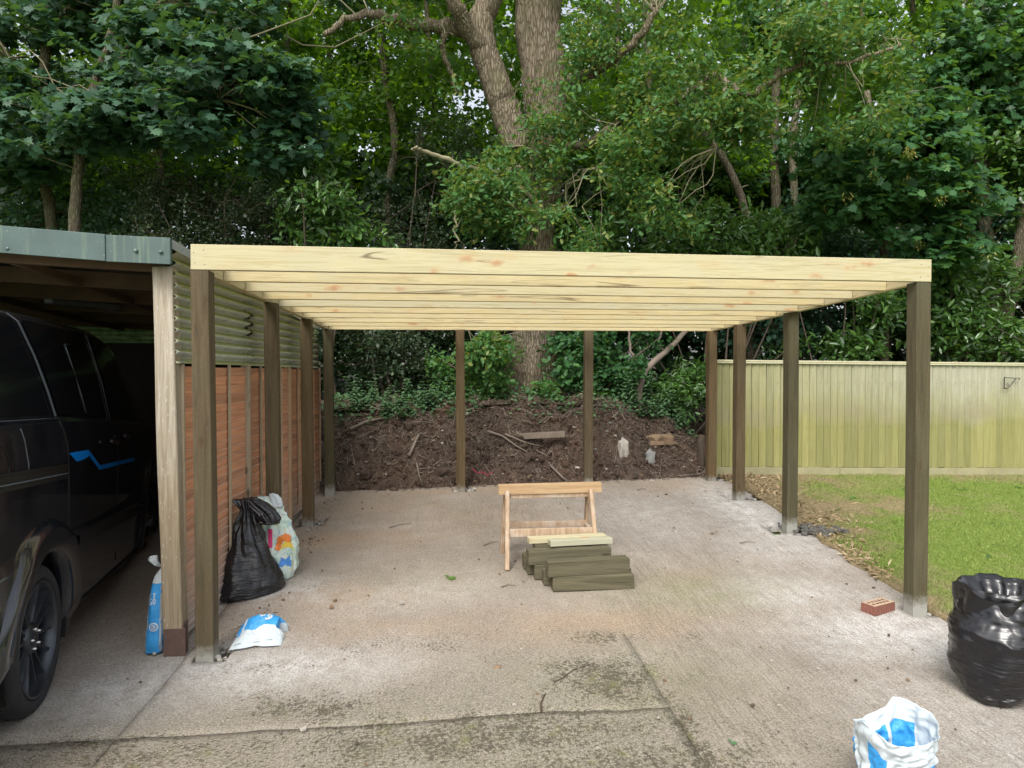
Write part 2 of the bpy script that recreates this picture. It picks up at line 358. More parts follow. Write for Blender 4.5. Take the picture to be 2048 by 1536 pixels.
def m_fence():
    s = NT('algae_fence_board'); P = s.geo(); v = s.grain((22, 22, 1.5)); f = s.noise(v, 1.6, 6, 0.65, 0.5)
    c = s.ramp(f, [(0.3, (0.225, 0.215, 0.08)), (0.7, (0.30, 0.29, 0.125))])
    tone = s.ramp(s.rnd(), [(0, (0.78, 0.80, 0.78)), (1, (1.12, 1.10, 1.06))]); c = s.mix(1, c, tone, 'MULTIPLY')
    z = s.sep(P, 2); zz = s.math('ADD', z, s.math('MULTIPLY', s.noise(P, 1.5, 5, 0.7), 0.7))
    x = s.sep(P, 0); xx = s.math('MULTIPLY', s.math('SUBTRACT', x, 4.5), 0.2)
    up = s.math('MULTIPLY', s.ramp(s.math('MULTIPLY', zz, 0.5), [(0.68, 0), (0.95, 1)]), s.math('MINIMUM', s.math('ADD', xx, 0.12), 0.9))
    c = s.mix(up, c, s.ramp(f, [(0.3, (0.30, 0.29, 0.21)), (0.7, (0.43, 0.42, 0.33))]))
    # damp brownish band at mid height
    mid = s.math('ABSOLUTE', s.math('SUBTRACT', s.math('ADD', z, s.math('MULTIPLY', s.noise(P, 2.3, 4), 0.25)), 1.30))
    bandm = s.math('MULTIPLY', s.ramp(mid, [(0.03, 0.55), (0.16, 0)]), s.ramp(s.noise(P, 1.1, 2), [(0.42, 0), (0.56, 1)]))
    c = s.mix(bandm, c, (0.27, 0.235, 0.155))
    c = s.mix(s.ramp(s.noise(P, 7, 6, 0.75), [(0.52, 0), (0.72, 0.3)]), c, (0.22, 0.20, 0.13))
    return s.pbr(c, 0.85, 0, s.bump(f, 0.5, 0.003), 0.2)
FENCE = m_fence()
GRAVB = simple('mossy_gravel_board', (0.30, 0.28, 0.16), 0.9, var=0.4, scale=5, bump=0.4)
RAILF = simple('fence_capping', (0.50, 0.47, 0.31), 0.8, var=0.2, scale=7, bump=0.2)

def m_asbestos():
    s = NT('mossy_corrugated_cement'); P = s.geo(); n1 = s.noise(P, 7, 6, 0.7); n2 = s.noise(P, 55, 4, 0.8)
    c = s.ramp(n1, [(0.3, (0.34, 0.35, 0.33)), (0.6, (0.52, 0.54, 0.52)), (0.75, (0.66, 0.68, 0.66))])
    z = s.sep(P, 2)
    up = s.math('SUBTRACT', z, 1.75)
    nx = s.sep(s.geo('Normal'), 2)                 # algae settles where the sheet faces upwards
    gm = s.math('ADD', s.math('MULTIPLY', up, 0.55), s.math('ADD', s.math('MULTIPLY', n1, 0.75), s.math('ADD', s.math('MULTIPLY', n2, 0.55), s.math('MULTIPLY', nx, 0.32))))
    c = s.mix(s.ramp(s.math('MULTIPLY', gm, 0.5), [(0.35, 0), (0.47, 0.9)]), c, s.ramp(n2, [(0.35, (0.15, 0.155, 0.05)), (0.6, (0.36, 0.39, 0.11))]))
    return s.pbr(c, 0.9, 0, s.bump(s.math('ADD', n1, n2), 0.5, 0.006), 0.2)
ASB = m_asbestos()
def m_clinker():
    s = NT('orange_stained_waney_board'); P = s.geo(); v = s.grain((9, 1.0, 26)); f = s.noise(v, 1.6, 5, 0.65, 0.6)
    c = s.ramp(f, [(0.3, (0.42, 0.19, 0.105)), (0.6, (0.60, 0.30, 0.17)), (0.8, (0.66, 0.41, 0.27))])
    c = s.mix(1, c, s.ramp(s.rnd(), [(0, (0.82, 0.85, 0.9)), (1, (1.12, 1.08, 1.05))]), 'MULTIPLY')
    z = s.sep(P, 2); zz = s.math('ADD', z, s.math('MULTIPLY', s.noise(P, 2.0, 4), 0.55))
    c = s.mix(s.ramp(zz, [(0.45, 0.9), (1.35, 0.05)]), c, s.ramp(f, [(0.3, (0.30, 0.25, 0.21)), (0.7, (0.50, 0.45, 0.40))]))
    return s.pbr(c, 0.85, 0, s.bump(f, 0.5, 0.003), 0.2)
CLINK = m_clinker(); CLEDGE = simple('bare_board_edge', (0.55, 0.42, 0.33), 0.9, var=0.3, scale=9)
BATT = m_post('weathered_batten', (0.30, 0.21, 0.135), (0.52, 0.42, 0.31), False)
FASC = None
def m_fascia():
    s = NT('green_coated_metal'); P = s.geo(); n1 = s.noise(P, 4, 5, 0.6); n2 = s.noise(P, 60, 3, 0.8)
    c = s.ramp(n1, [(0.3, (0.048, 0.082, 0.074)), (0.7, (0.072, 0.115, 0.105))])
    c = s.mix(s.ramp(n2, [(0.66, 0), (0.72, 0.5)]), c, (0.4, 0.46, 0.44))
    c = s.mix(s.ramp(s.noise(s.map(P, (30, 30, 1.5)), 1, 3), [(0.58, 0), (0.72, 0.4)]), c, (0.19, 0.27, 0.17))
    return s.pbr(c, 0.38, 0, s.bump(n1, 0.15, 0.01), 0.5)
FASC = m_fascia()
GALV = simple('galvanised_trim', (0.50, 0.54, 0.54), 0.5, 0.6, var=0.3, scale=25)
RUST = simple('rusted_steel', (0.125, 0.078, 0.064), 0.8, 0.1, var=0.35, scale=30, bump=0.5)
DARKW = simple('dark_shed_timber', (0.13, 0.085, 0.05), 0.9, var=0.35, scale=9, bump=0.3)
STEELK = simple('black_iron', (0.035, 0.032, 0.03), 0.5, 0.5)
ROOFS = simple('roof_sheet', (0.15, 0.17, 0.15), 0.85, var=0.3, scale=6)
def m_gsheet():
    s = NT('green_translucent_sheet'); c = s.ramp(s.noise(scale=9, detail=5), [(0.3, (0.12, 0.22, 0.09)), (0.7, (0.38, 0.55, 0.28))])
    return s.pbr(c, 0.7, 0, None, 0.3, trans=(0.55, c))
GSHEET = m_gsheet()

def m_paint():
    s = NT('dusty_black_van_paint'); P = s.obj()
    d1 = s.noise(P, 130, 3, 0.8); d2 = s.noise(P, 3.0, 5, 0.7)
    c = s.mix(s.ramp(d2, [(0.35, 0.1), (0.75, 0.9)]), (0.004, 0.0055, 0.011), (0.024, 0.027, 0.032))
    sp = s.math('MULTIPLY', s.ramp(d1, [(0.66, 0), (0.73, 1)]), s.ramp(d2, [(0.4, 0.1), (0.65, 0.9)]))
    st = s.noise(s.map(P, (40, 40, 3)), 1.0, 4, 0.7); sp = s.math('MAXIMUM', sp, s.math('MULTIPLY', s.ramp(st, [(0.63, 0), (0.72, 0.5)]), d2))
    c = s.mix(s.math('MULTIPLY', sp, 0.32), c, (0.28, 0.28, 0.26))
    return s.pbr(c, s.ramp(d2, [(0.3, 0.10), (0.7, 0.24)]), 0.0, None, 0.55, 1.0)
PAINT = m_paint()
PLAST = simple('black_trim_plastic', (0.018, 0.018, 0.019), 0.45, 0, 0.5, var=0.3)
GLASSK = None
def m_glassk():
    s = NT('dark_tinted_glass'); P = s.obj(); d1 = s.noise(P, 90, 3, 0.85); d2 = s.noise(P, 2.5, 3)
    c = s.mix(s.math('MULTIPLY', s.ramp(d1, [(0.64, 0), (0.72, 1)]), s.ramp(d2, [(0.4, 0.05), (0.6, 0.6)])), (0.006, 0.007, 0.009), (0.14, 0.14, 0.13))
    return s.pbr(c, 0.12, 0, None, 0.6)
GLASSK = m_glassk()
RUBB = simple('tyre_rubber', (0.028, 0.028, 0.030), 0.8, 0, 0.3, var=0.4, scale=18, bump=0.2)
RIM = simple('satin_black_alloy', (0.05, 0.056, 0.066), 0.28, 0.6, 0.5, var=0.2)
CHROME = simple('bright_steel', (0.6, 0.6, 0.6), 0.25, 1.0, var=0.1)
BLUEV = simple('blue_vinyl', (0.0, 0.24, 0.85), 0.35, 0, 0.5, var=0.05)
TRIM_GLINT = simple('grey_trim_and_glints', (0.13, 0.15, 0.17), 0.25, 0.2, 0.5, var=0.15)  # grey for the pillar trim; other uses paint highlights on belt, seams and track

def m_binbag():
    s = NT('black_polythene'); P = s.obj(); w = s.noise(P, 3.2, 2, 0.45, 2.2)
    w2 = s.noise(s.map(P, (3, 3, 26), rot=(.3, .15, 0)), 1.2, 3, 0.5, 1.5); z = s.sep(P, 2)
    h = s.math('ADD', w, s.math('MULTIPLY', s.math('MULTIPLY', w2, s.ramp(s.math('ADD', z, s.math('MULTIPLY', w, .3)), [(0.0, 1), (0.25, .12)])), 0.7))
    return s.pbr((0.010, 0.010, 0.012), s.ramp(w, [(0.3, 0.16), (0.7, 0.34)]), 0, s.bump(h, 0.9, 0.025), 0.55)
BINB = m_binbag()
def bagplastic(name, col, rough=0.42, bs=0.6):
    s = NT(name); P = s.obj(); w = s.noise(P, 16, 4, 0.6, 1.0)
    return s.pbr(s.mix(w, tuple(x*0.9 for x in col), tuple(min(1, x*1.06) for x in col)), rough, 0, s.bump(w, bs, 0.015), 0.4, trans=(0.12, col))
BAGBLUE = bagplastic('sky_blue_polythene', (0.045, 0.33, 0.72)); BAGWHITE = bagplastic('white_polythene', (0.60, 0.67, 0.70))
BAGCLEAR = bagplastic('milky_clear_polythene', (0.5, 0.55, 0.56))
BAGINK = simple('grey_print', (0.20, 0.26, 0.30), 0.5)
def m_pattern():
    s = NT('printed_carrier_film'); P = s.obj()
    c = s.ramp(s.noise(P, 14, 4, 0.6), [(0.3, (0.42, 0.60, 0.50)), (0.5, (0.66, 0.76, 0.68)), (0.7, (0.75, 0.78, 0.74))])
    c = s.mix(s.ramp(s.noise(P, 30, 3), [(0.56, 0), (0.62, 0.7)]), c, (0.25, 0.48, 0.62))
    c = s.mix(s.ramp(s.noise(s.map(P, (1, 1, 1), (3, 1, 2)), 22, 2), [(0.62, 0), (0.68, 0.75)]), c, (0.55, 0.58, 0.12))
    return s.pbr(c, 0.45, 0, s.bump(s.noise(P, 20, 4), 0.8, 0.015), 0.4, trans=(0.15, c))
PATT = m_pattern()
ORANGEP = simple('orange_print', (0.75, 0.20, 0.03), 0.5, var=0.4, scale=60); PINKP = simple('pink_print', (0.75, 0.05, 0.20), 0.5, var=0.2)
YELP = simple('yellow_print', (0.75, 0.55, 0.06), 0.5, var=0.3, scale=50); BLUEP = simple('deep_blue_print', (0.06, 0.22, 0.55), 0.5, var=0.3, scale=50)
BRICKM = simple('red_brick', (0.23, 0.095, 0.07), 0.9, var=0.35, scale=40, bump=0.6)
BRICKT = simple('mortar_dusted_brick', (0.42, 0.32, 0.22), 0.95, var=0.35, scale=40, bump=0.6)
STONE = simple('pale_stone', (0.42, 0.39, 0.34), 0.9, var=0.35, scale=15, bump=0.6)
STONEG = simple('grey_rubble', (0.24, 0.24, 0.23), 0.9, var=0.35, scale=15, bump=0.6)
OCHRE = simple('clay_lump', (0.21, 0.145, 0.09), 0.95, var=0.35, scale=15, bump=0.8)
STRAW = m_leaf('straw', (0.22, 0.15, 0.08), (0.38, 0.29, 0.17), (0.52, 0.43, 0.27), 0.15, (0.4, 0.3, 0.2), 0.8, 0.2)
LITTER = m_leaf('dead_leaf', (0.05, 0.034, 0.026), (0.12, 0.082, 0.06), (0.30, 0.24, 0.18), 0.15, (0.3, 0.2, 0.1), 0.8, 0.2)
def m_timberoff(name, a, b):
    s = NT(name); v = s.grain((1.0, 15, 15)); f = s.noise(v, 2.0, 6, 0.65, 0.8)
    c = s.ramp(f, [(0.28, a), (0.72, b)]); kn = s.voro(s.grain((3, 7, 7)), 1.0); c = s.mix(s.ramp(kn, [(0.07, 0.7), (0.16, 0)]), c, tuple(x*0.5 for x in a))
    return s.pbr(c, 0.85, 0, s.bump(f, 0.4, 0.003), 0.2)
OFFG = m_timberoff('green_treated_offcut', (0.060, 0.054, 0.032), (0.150, 0.134, 0.084))
SAWT = m_timberoff('sawhorse_top_timber', (0.36, 0.22, 0.11), (0.58, 0.42, 0.25))
def m_sawleg():
    s = NT('sawhorse_leg_timber'); v = s.grain((16, 16, 1.2)); f = s.noise(v, 2.0, 5, 0.6, 0.6)
    c = s.ramp(f, [(0.28, (0.33, 0.22, 0.13)), (0.72, (0.55, 0.42, 0.30))]); c = s.mix(s.ramp(s.noise(s.grain((3, 3, 3)), 2), [(0.5, 0), (0.7, 0.6)]), c, (0.6, 0.55, 0.48))
    return s.pbr(c, 0.85, 0, s.bump(f, 0.4, 0.003), 0.2)
SAWL = m_sawleg()
ENDG = simple('sawn_end_grain', (0.50, 0.42, 0.26), 0.9, var=0.3, scale=60)

# ================================================================== THE GROUND
# base sheet of soil, reaching the horizon, dipping under the slab
def ground_sheet():
    xs = [-150, -60, -25, -12, -6, -4] + list(np.arange(-3.5, 12.1, 0.5)) + [16, 25, 60, 150]
    ys = [-150, -60, -25, -12, -6] + list(np.arange(-4, 4.51, 0.25)) + [5, 6, 8, 12, 25, 60, 150]
    V = []; F = []
    for y in ys:
        for x in xs:
            inside = -4.2 < x < 12.2 and -6 <= y < 5
            V.append((x, y, (g(max(-4, min(x, 12)), max(-6, min(y, 5)))-0.10)))
    nx = len(xs)
    for j in range(len(ys)-1):
        for i in range(nx-1): a = j*nx+i; F.append((a, a+1, a+nx+1, a+nx))
    return obj('ground', V, F, LAWN, smooth=True, kind='structure', origin=(0, 0, 0))
ground_sheet()

drive = bpy.data.objects.new('driveway', None); COL.objects.link(drive); drive['kind'] = 'structure'; ORG[drive] = np.zeros(3)
STAIN = {
 'brown': [(0.6, 0.9, 0.75, 0.22, 0.95), (0.6, 2.25, 0.9, 0.25, 0.9), (2.0, 3.9, 2.6, 0.22, 0.65), (0.75, 3.4, 0.9, 0.5, 0.5), (4.3, 3.8, 0.6, 0.4, 0.8), (2.5, 0.25, 0.8, 0.25, 0.75), (2.0, 2.8, 1.2, 0.5, 0.4), (-0.6, -1.2, 0.7, 0.3, 0.4), (1.2, 0.35, 0.8, 0.2, 0.45), (3.4, 0.95, 0.4, 0.3, 0.35)],
 'pale': [(0.32, -0.12, 0.75, 0.30, 1.0), (-0.3, -0.3, 0.4, 0.3, 0.8), (4.45, -0.1, 0.7, 0.42, 1.0), (4.1, 0.6, 0.6, 0.4, 0.6), (4.65, 2.6, 0.45, 1.3, 0.95), (0.25, 1.05, 0.35, 0.3, 0.8), (3.6, 2.6, 0.9, 1.0, 0.45), (4.4, 1.6, 0.5, 0.5, 0.6), (1.2, 0.9, 0.6, 0.3, 0.4), (4.0, -1.1, 0.5, 0.7, 0.45)],
 'moss': [(2.35, -0.45, 0.45, 0.38, 0.9), (2.5, 0.05, 0.30, 0.10, 0.9), (0.8, -0.6, 0.5, 0.20, 0.75), (1.6, -0.95, 1.3, 0.30, 0.85), (0.55, -0.45, 0.35, 0.12, 0.6), (0.2, -0.95, 1.2, 0.2, 0.7), (1.25, 0.10, 0.9, 0.18, 0.55), (2.3, -1.3, 0.8, 0.35, 0.8), (0.4, -0.15, 0.5, 0.14, 0.55), (-0.1, -0.79, 0.5, 0.06, 0.8), (2.65, -1.1, 0.10, 0.7, 0.9), (3.1, 0.0, 0.4, 0.3, 0.35), (3.1, -1.1, 0.5, 0.5, 0.35), (0.5, 1.1, 0.15, 0.1, 0.5)],
 'green': [(3.3, 0.7, 0.6, 0.35, 0.8), (1.8, -1.1, 1.5, 0.5, 0.4), (1.4, 1.1, 0.6, 0.3, 0.3), (2.5, -0.5, 0.7, 0.4, 0.6)],
}
def stain(kind, x, y):
    x2 = x+0.12*nz(x, y, 3, 3); y2 = y+0.10*nz(x, y, 9, 3); v = 0
    for (cx, cy, rx, ry, k) in STAIN[kind]:
        q = ((x2-cx)/rx)**2+((y2-cy)/ry)**2; v = max(v, k*math.exp(-q*0.9))
    return v
def ribs_at(x, y):
    v = 0.25
    v = max(v, min(1, max(0, (x-2.6)/0.2)))*(0.9 if y < 1.6 else 0.8) if x > 2.55 else v
    v = max(v, 0.7*math.exp(-((x-1.9)/1.6)**2-((y-3.0)/1.0)**2))
    if y < 0.1 and x < 2.6: v = 0.12
    return v
def slab(x0, x1, y0, y1, holes=(), step=0.055, jag=0.0, open_edges=()):
    xs = set(np.round(np.linspace(x0, x1, max(2, int((x1-x0)/step)+1)), 4)); ys = set(np.round(np.linspace(y0, y1, max(2, int((y1-y0)/step)+1)), 4))
    hx = {q for h in holes for q in h[:2] if x0 < q < x1}; hy = {q for h in holes for q in h[2:] if y0 < q < y1}
    xs = {t for t in xs if t in (x0, x1) or all(abs(t-q) > .015 for q in hx)} | hx; ys = {t for t in ys if t in (y0, y1) or all(abs(t-q) > .015 for q in hy)} | hy
    xs = sorted(xs); ys = sorted(ys); nx, ny = len(xs), len(ys)
    inh = lambda i, j: any(a-1e-4 <= (xs[i]+xs[i+1])/2 <= b+1e-4 and c-1e-4 <= (ys[j]+ys[j+1])/2 <= d+1e-4 for (a, b, c, d) in holes)
    bm = bmesh.new(); vs = {}
    def P(x, y, i, j):
        e = (i in (0, nx-1)) or (j in (0, ny-1)); near = any(a-.05 < x < b+.05 and c-.05 < y < d+.05 and (b-a) > .03 and (d-c) > .03 for (a, b, c, d) in holes)
        q = 0.006 if e else (0.022 if near else 0.0)
        dx = nz(x, y, 1.7, 14)*q; dy = nz(x, y, 8.1, 14)*q
        if holes and x < 2.65: dy += (.022*nz(x, 0, 5, 1.3)+.008*nz(x, 0, 5, 9))*math.exp(-((y+.786)/.08)**2)
        if holes and y < .1: dx += (.018*nz(0, y, 6, 1.6)+.006*nz(0, y, 6, 11))*math.exp(-((x-2.645)/.08)**2)
        return (x+dx, y+dy, g(x, y)+0.010*nz(x, y, 0, 1.3)+0.004*nz(x, y, 5, 6)-(0.004 if e else 0))
    for j in range(ny-1):
        for i in range(nx-1):
            if inh(i, j): continue
            f = []
            for (a, b) in ((i, j), (i+1, j), (i+1, j+1), (i, j+1)):
                if (a, b) not in vs: vs[(a, b)] = bm.verts.new(P(xs[a], ys[b], a, b))
                f.append(vs[(a, b)])
            bm.faces.new(f)
    be = [e for e in bm.edges if e.is_boundary]
    r = bmesh.ops.extrude_edge_only(bm, edges=be)
    for v in r['geom']:
        if isinstance(v, bmesh.types.BMVert): v.co.z -= 0.09
    bm.normal_update()
    me = bpy.data.meshes.new('concrete_slab'); bm.to_mesh(me); bm.free()
    n = len(me.vertices); co = np.zeros(n*3); me.vertices.foreach_get('co', co); co = co.reshape(-1, 3)
    for k in STAIN:
        at = me.attributes.new(k, 'FLOAT', 'POINT'); at.data.foreach_set('value', [stain(k, c[0], c[1]) for c in co])
    at = me.attributes.new('ribs', 'FLOAT', 'POINT'); at.data.foreach_set('value', [ribs_at(c[0], c[1]) for c in co])
    at = me.attributes.new('wear', 'FLOAT', 'POINT'); at.data.foreach_set('value', [max(0, min(1, (0.25-c[1])*1.3))*(0.9 if c[0] < 2.66 else 0.25) for c in co])
    me.materials.append(CONC); me.polygons.foreach_set('use_smooth', [True]*len(me.polygons))
    o = bpy.data.objects.new('concrete_slab', me); COL.objects.link(o); o.parent = drive; ORG[o] = np.zeros(3)
    return o
HOLES = [(-0.02, 0.19, -0.01, 0.20), (0.02, 0.20, 1.46, 1.70), (-0.03, 0.25, 2.72, 2.98), (1.56, 1.84, 3.86, 4.05), (3.14, 3.34, 3.90, 4.1), (4.56, 5.2, 1.88, 2.2), (4.62, 5.2, 3.02, 3.26), (4.66, 5.2, 0.14, 0.30), (4.70, 5.2, 3.88, 4.2)]
G_ = 0.008
slab(-0.075, 5.02, -4.2, 4.12, HOLES+[(2.641, 2.648, -4.2, 0.09), (-0.075, 2.645, -0.789, -0.783)])
mb = MB()
for i in range(60):
    y0, y1 = -4.2+i*.0714, -4.2+(i+1)*.0714; mb.add([(2.61, y0, g(2.64, y0)-.010), (2.68, y0, g(2.64, y0)-.010), (2.68, y1, g(2.64, y1)-.010), (2.61, y1, g(2.64, y1)-.010)], [(0, 1, 2, 3)])
for i in range(40):
    x0, x1 = -.075+i*.068, -.075+(i+1)*.068; mb.add([(x0, -.825, g(x0, -.79)-.009), (x1, -.825, g(x1, -.79)-.009), (x1, -.75, g(x1, -.79)-.009), (x0, -.75, g(x0, -.79)-.009)], [(0, 1, 2, 3)])
mb.obj('joint_filler', SOIL, drive)
slab(5.022, 7.0, -9.0, -1.6, step=.2)
slab(-0.075, 5.02, -9.0, -4.202, step=.2)
slab(-4.2, -0.075-G_, -0.785+G_, 4.5, step=0.12)
slab(-4.2, -0.075-G_, -4.2, -0.785-G_*.3, step=0.09)
# irregular crack running back from the cross joint, a chain of thin dark gaps of dirt
mb = MB(); cr = [(1.98, -0.79), (1.99, -0.70), (2.02, -0.62), (2.05, -0.56), (2.11, -0.47), (2.16, -0.43), (2.22, -0.36), (2.31, -0.31), (2.40, -0.26)]
for i in range(len(cr)-1):
    a, b = cr[i], cr[i+1]; L = math.hypot(b[0]-a[0], b[1]-a[1]); n_ = (-(b[1]-a[1])/L, (b[0]-a[0])/L); w0 = .005*(1-i/9)+.0015; w1 = .005*(1-(i+1)/9)+.0015
    mb.add([(a[0]+n_[0]*w0, a[1]+n_[1]*w0, g(*a)+.006), (a[0]-n_[0]*w0, a[1]-n_[1]*w0, g(*a)+.006), (b[0]-n_[0]*w1, b[1]-n_[1]*w1, g(*b)+.006), (b[0]+n_[0]*w1, b[1]+n_[1]*w1, g(*b)+.006)], [(0, 1, 2, 3)])
mb.obj('crack', SOIL, drive)

# ---- lawn
def lawn_edge(y):      # x of the ragged edge between concrete and turf
    pts = [(-5, 5.0), (-1.5, 4.98), (-0.15, 4.84), (0.3, 4.84), (1.07, 4.84), (1.9, 4.90), (3.0, 4.98), (4.3, 4.95)]
    for (a, b) in zip(pts, pts[1:]):
        if y <= b[0]:
            t = max(0, (y-a[0])/(b[0]-a[0])); x = a[1]+(b[1]-a[1])*t; break
    else: x = 4.95
    return x+0.05*nz(0, y, 0, 4)+0.025*nz(0, y, 4, 17)
def fence_y(x): return 4.15+(x-4.88)*0.0972
def lawn():
    nu, nv = 70, 110; V = []; F = []; dry = []
    for j in range(nv+1):
        y = -4.2+(4.75+4.2)*j/nv; e = lawn_edge(min(y, 4.3))
        for i in range(nu+1):
            t = (i/nu)**1.7; x = e+(13-e)*t; yy = min(y, fence_y(x)+.05)
            h = g(x, yy)+0.018*nz(x, yy, 2, 2.5)+0.012+(0.012 if i > 1 else -0.02 if i == 0 else 0)
            V.append((x, yy, h)); dry.append(dryness(x, yy))
    for j in range(nv):
        for i in range(nu): a = j*(nu+1)+i; F.append((a, a+1, a+nu+2, a+nu+1))
    o = obj('lawn', V, F, LAWN, smooth=True, kind='structure', origin=(0, 0, 0))
    o.data.attributes.new('dry', 'FLOAT', 'POINT').data.foreach_set('value', dry)
def dryness(x, y):
    e = x-lawn_edge(min(y, 4.3)); d = math.exp(-(e/0.14)**2)*0.6
    d += 0.85*math.exp(-(e/0.55)**2)*max(0, min(1, (y-1.6)/1.2))
    d += 0.35*math.exp(-((fence_y(x)-y)/0.5)**2)
    d += 0.5*math.exp(-((x-6.3)/1.0)**2-((y-2.9)/0.5)**2)+0.4*nz(x, y, 7, 1.4)+.3*nz(x, y, 2, 4.5)
    d += 0.35*math.exp(-((x-5.2)/0.3)**2-((y-0.6)/0.8)**2)
    return max(0, min(1, d))
lawn()
def grass():
    N = 150000; r = np.random.default_rng(3)
    y = r.uniform(-1.2, 4.6, N); x = 4.86+(r.uniform(0, 1, N)**1.25)*5.6
    keep = []; Z = []; D = []
    for i in range(N):
        X, Y = x[i], y[i]
        if X < lawn_edge(min(Y, 4.3))+0.01 or Y > fence_y(X)-0.02: continue
        d = dryness(X, Y)
        if r.uniform() < d*0.62: continue
        keep.append(i); Z.append(g(X, Y)+0.018*nz(X, Y, 2, 2.5)+0.018); D.append(d)
    x = x[keep]; y = y[keep]; n = len(keep); Z = np.array(Z); D = np.array(D)
    a = r.uniform(0, 2*np.pi, n); h = r.uniform(0.012, 0.034, n)*(1-0.3*D); w = r.uniform(0.0022, 0.0045, n); ln = r.uniform(-0.9, 0.9, (n, 2))*h[:, None]
    V = np.zeros((n, 3, 3)); V[:, 0] = np.c_[x+np.cos(a)*w, y+np.sin(a)*w, Z]; V[:, 1] = np.c_[x-np.cos(a)*w, y-np.sin(a)*w, Z]
    V[:, 2] = np.c_[x+ln[:, 0], y+ln[:, 1], Z+h]
    me = bpy.data.meshes.new('grass'); me.vertices.add(n*3); me.vertices.foreach_set('co', V.ravel()); me.loops.add(n*3); me.loops.foreach_set('vertex_index', np.arange(n*3))
    me.polygons.add(n); me.polygons.foreach_set('loop_start', np.arange(n)*3); me.polygons.foreach_set('loop_total', np.full(n, 3)); me.update()
    me.attributes.new('rnd', 'FLOAT', 'FACE').data.foreach_set('value', r.uniform(0, 1, n))
    me.attributes.new('dry', 'FLOAT', 'FACE').data.foreach_set('value', (np.clip(D*1.3, 0, 1)*(r.uniform(0, 1, n) < D*1.4+.12)).astype(float))
    me.materials.append(BLADE); o = bpy.data.objects.new('grass', me); COL.objects.link(o); o['kind'] = 'stuff'
    o['label'] = 'short green lawn grass, dry and strawy beside the concrete'; o['category'] = 'grass'
grass()

# ---- earth bank: steep cut face behind the slab, level above
def mound_front(x): return 4.13+0.03*x*0.5+0.10*nz(x, 0, 0, 1.2)+0.04*nz(x, 3, 0, 4)
def mound_top(x):
    pts = [(-6, 0.9), (-0.3, 1.25), (0.2, 1.27), (1.6, 1.29), (2.6, 1.34), (3.4, 1.34), (3.9, 1.30), (4.4, 1.17), (4.75, 0.98), (5.2, 0.75), (9, 0.6), (20, .6)]
    for a, b in zip(pts, pts[1:]):
        if x <= b[0]: return a[1]+(b[1]-a[1])*max(0, (x-a[0])/(b[0]-a[0]))
    return .6
def mound_h(x, y, rough=True):
    f = mound_front(x); b = g(x, 4.1)-0.03; t = (y-f)/0.95; top = mound_top(x)
    if t <= 0: return b
    s_ = 1-(1-min(t, 1))**1.7; s_ = s_*0.85+0.15*min(1, t)
    h = b+(top-b)*s_
    if t > 1: h += 0.03*(y-f-0.95)
    if rough:
        k = min(1, t*4); h += k*(0.10*nz(x, y, 1, 2.1)+0.08*nz(x, y, 4, 5)+0.05*nz(x, y, 6, 13)+0.012*nz(x, y, 6, 33))
        h -= 0.16*math.exp(-((x-2.75)/0.16)**2-((y-f-0.3)/0.25)**2)
    return h
V = []; F = []; nu, nv = 230, 90
for j in range(nv+1):
    for i in range(nu+1):
        x = -0.35+5.5*i/nu; y = 4.0+(6.6-4.0)*(j/nv)**1.3
        V.append((x, y+0.03*nz(x*7, y*7, 3), mound_h(x, y)))
for j in range(nv):
    for i in range(nu): a = j*(nu+1)+i; F.append((a, a+1, a+nu+2, a+nu+1))
obj('earth_bank', V, F, SOIL, smooth=True, kind='structure', origin=(0, 0, 0))
# woodland floor beyond
V = []; F = []; xs = list(np.linspace(-40, -8, 9))+list(np.linspace(-7, 14, 43))+list(np.linspace(16, 50, 9)); ys = list(np.linspace(4.9, 12, 24))+list(np.linspace(13, 80, 16))
def wood_h(x, y):
    t = mound_top(max(-6, min(x, 20)))
    return t-0.05+0.03*(y-5)+0.06*nz(x, y, 2, .8)
for y in ys:
    for x in xs: V.append((x, y, wood_h(x, y)-(0.6 if (y < 5.0 and (x > 4.6 or x < -.4)) else 0)))
for j in range(len(ys)-1):
    for i in range(len(xs)-1): a = j*len(xs)+i; F.append((a, a+1, a+len(xs)+1, a+len(xs)))
obj('woodland_floor', V, F, FLOORW, smooth=True, kind='structure', origin=(0, 0, 0))

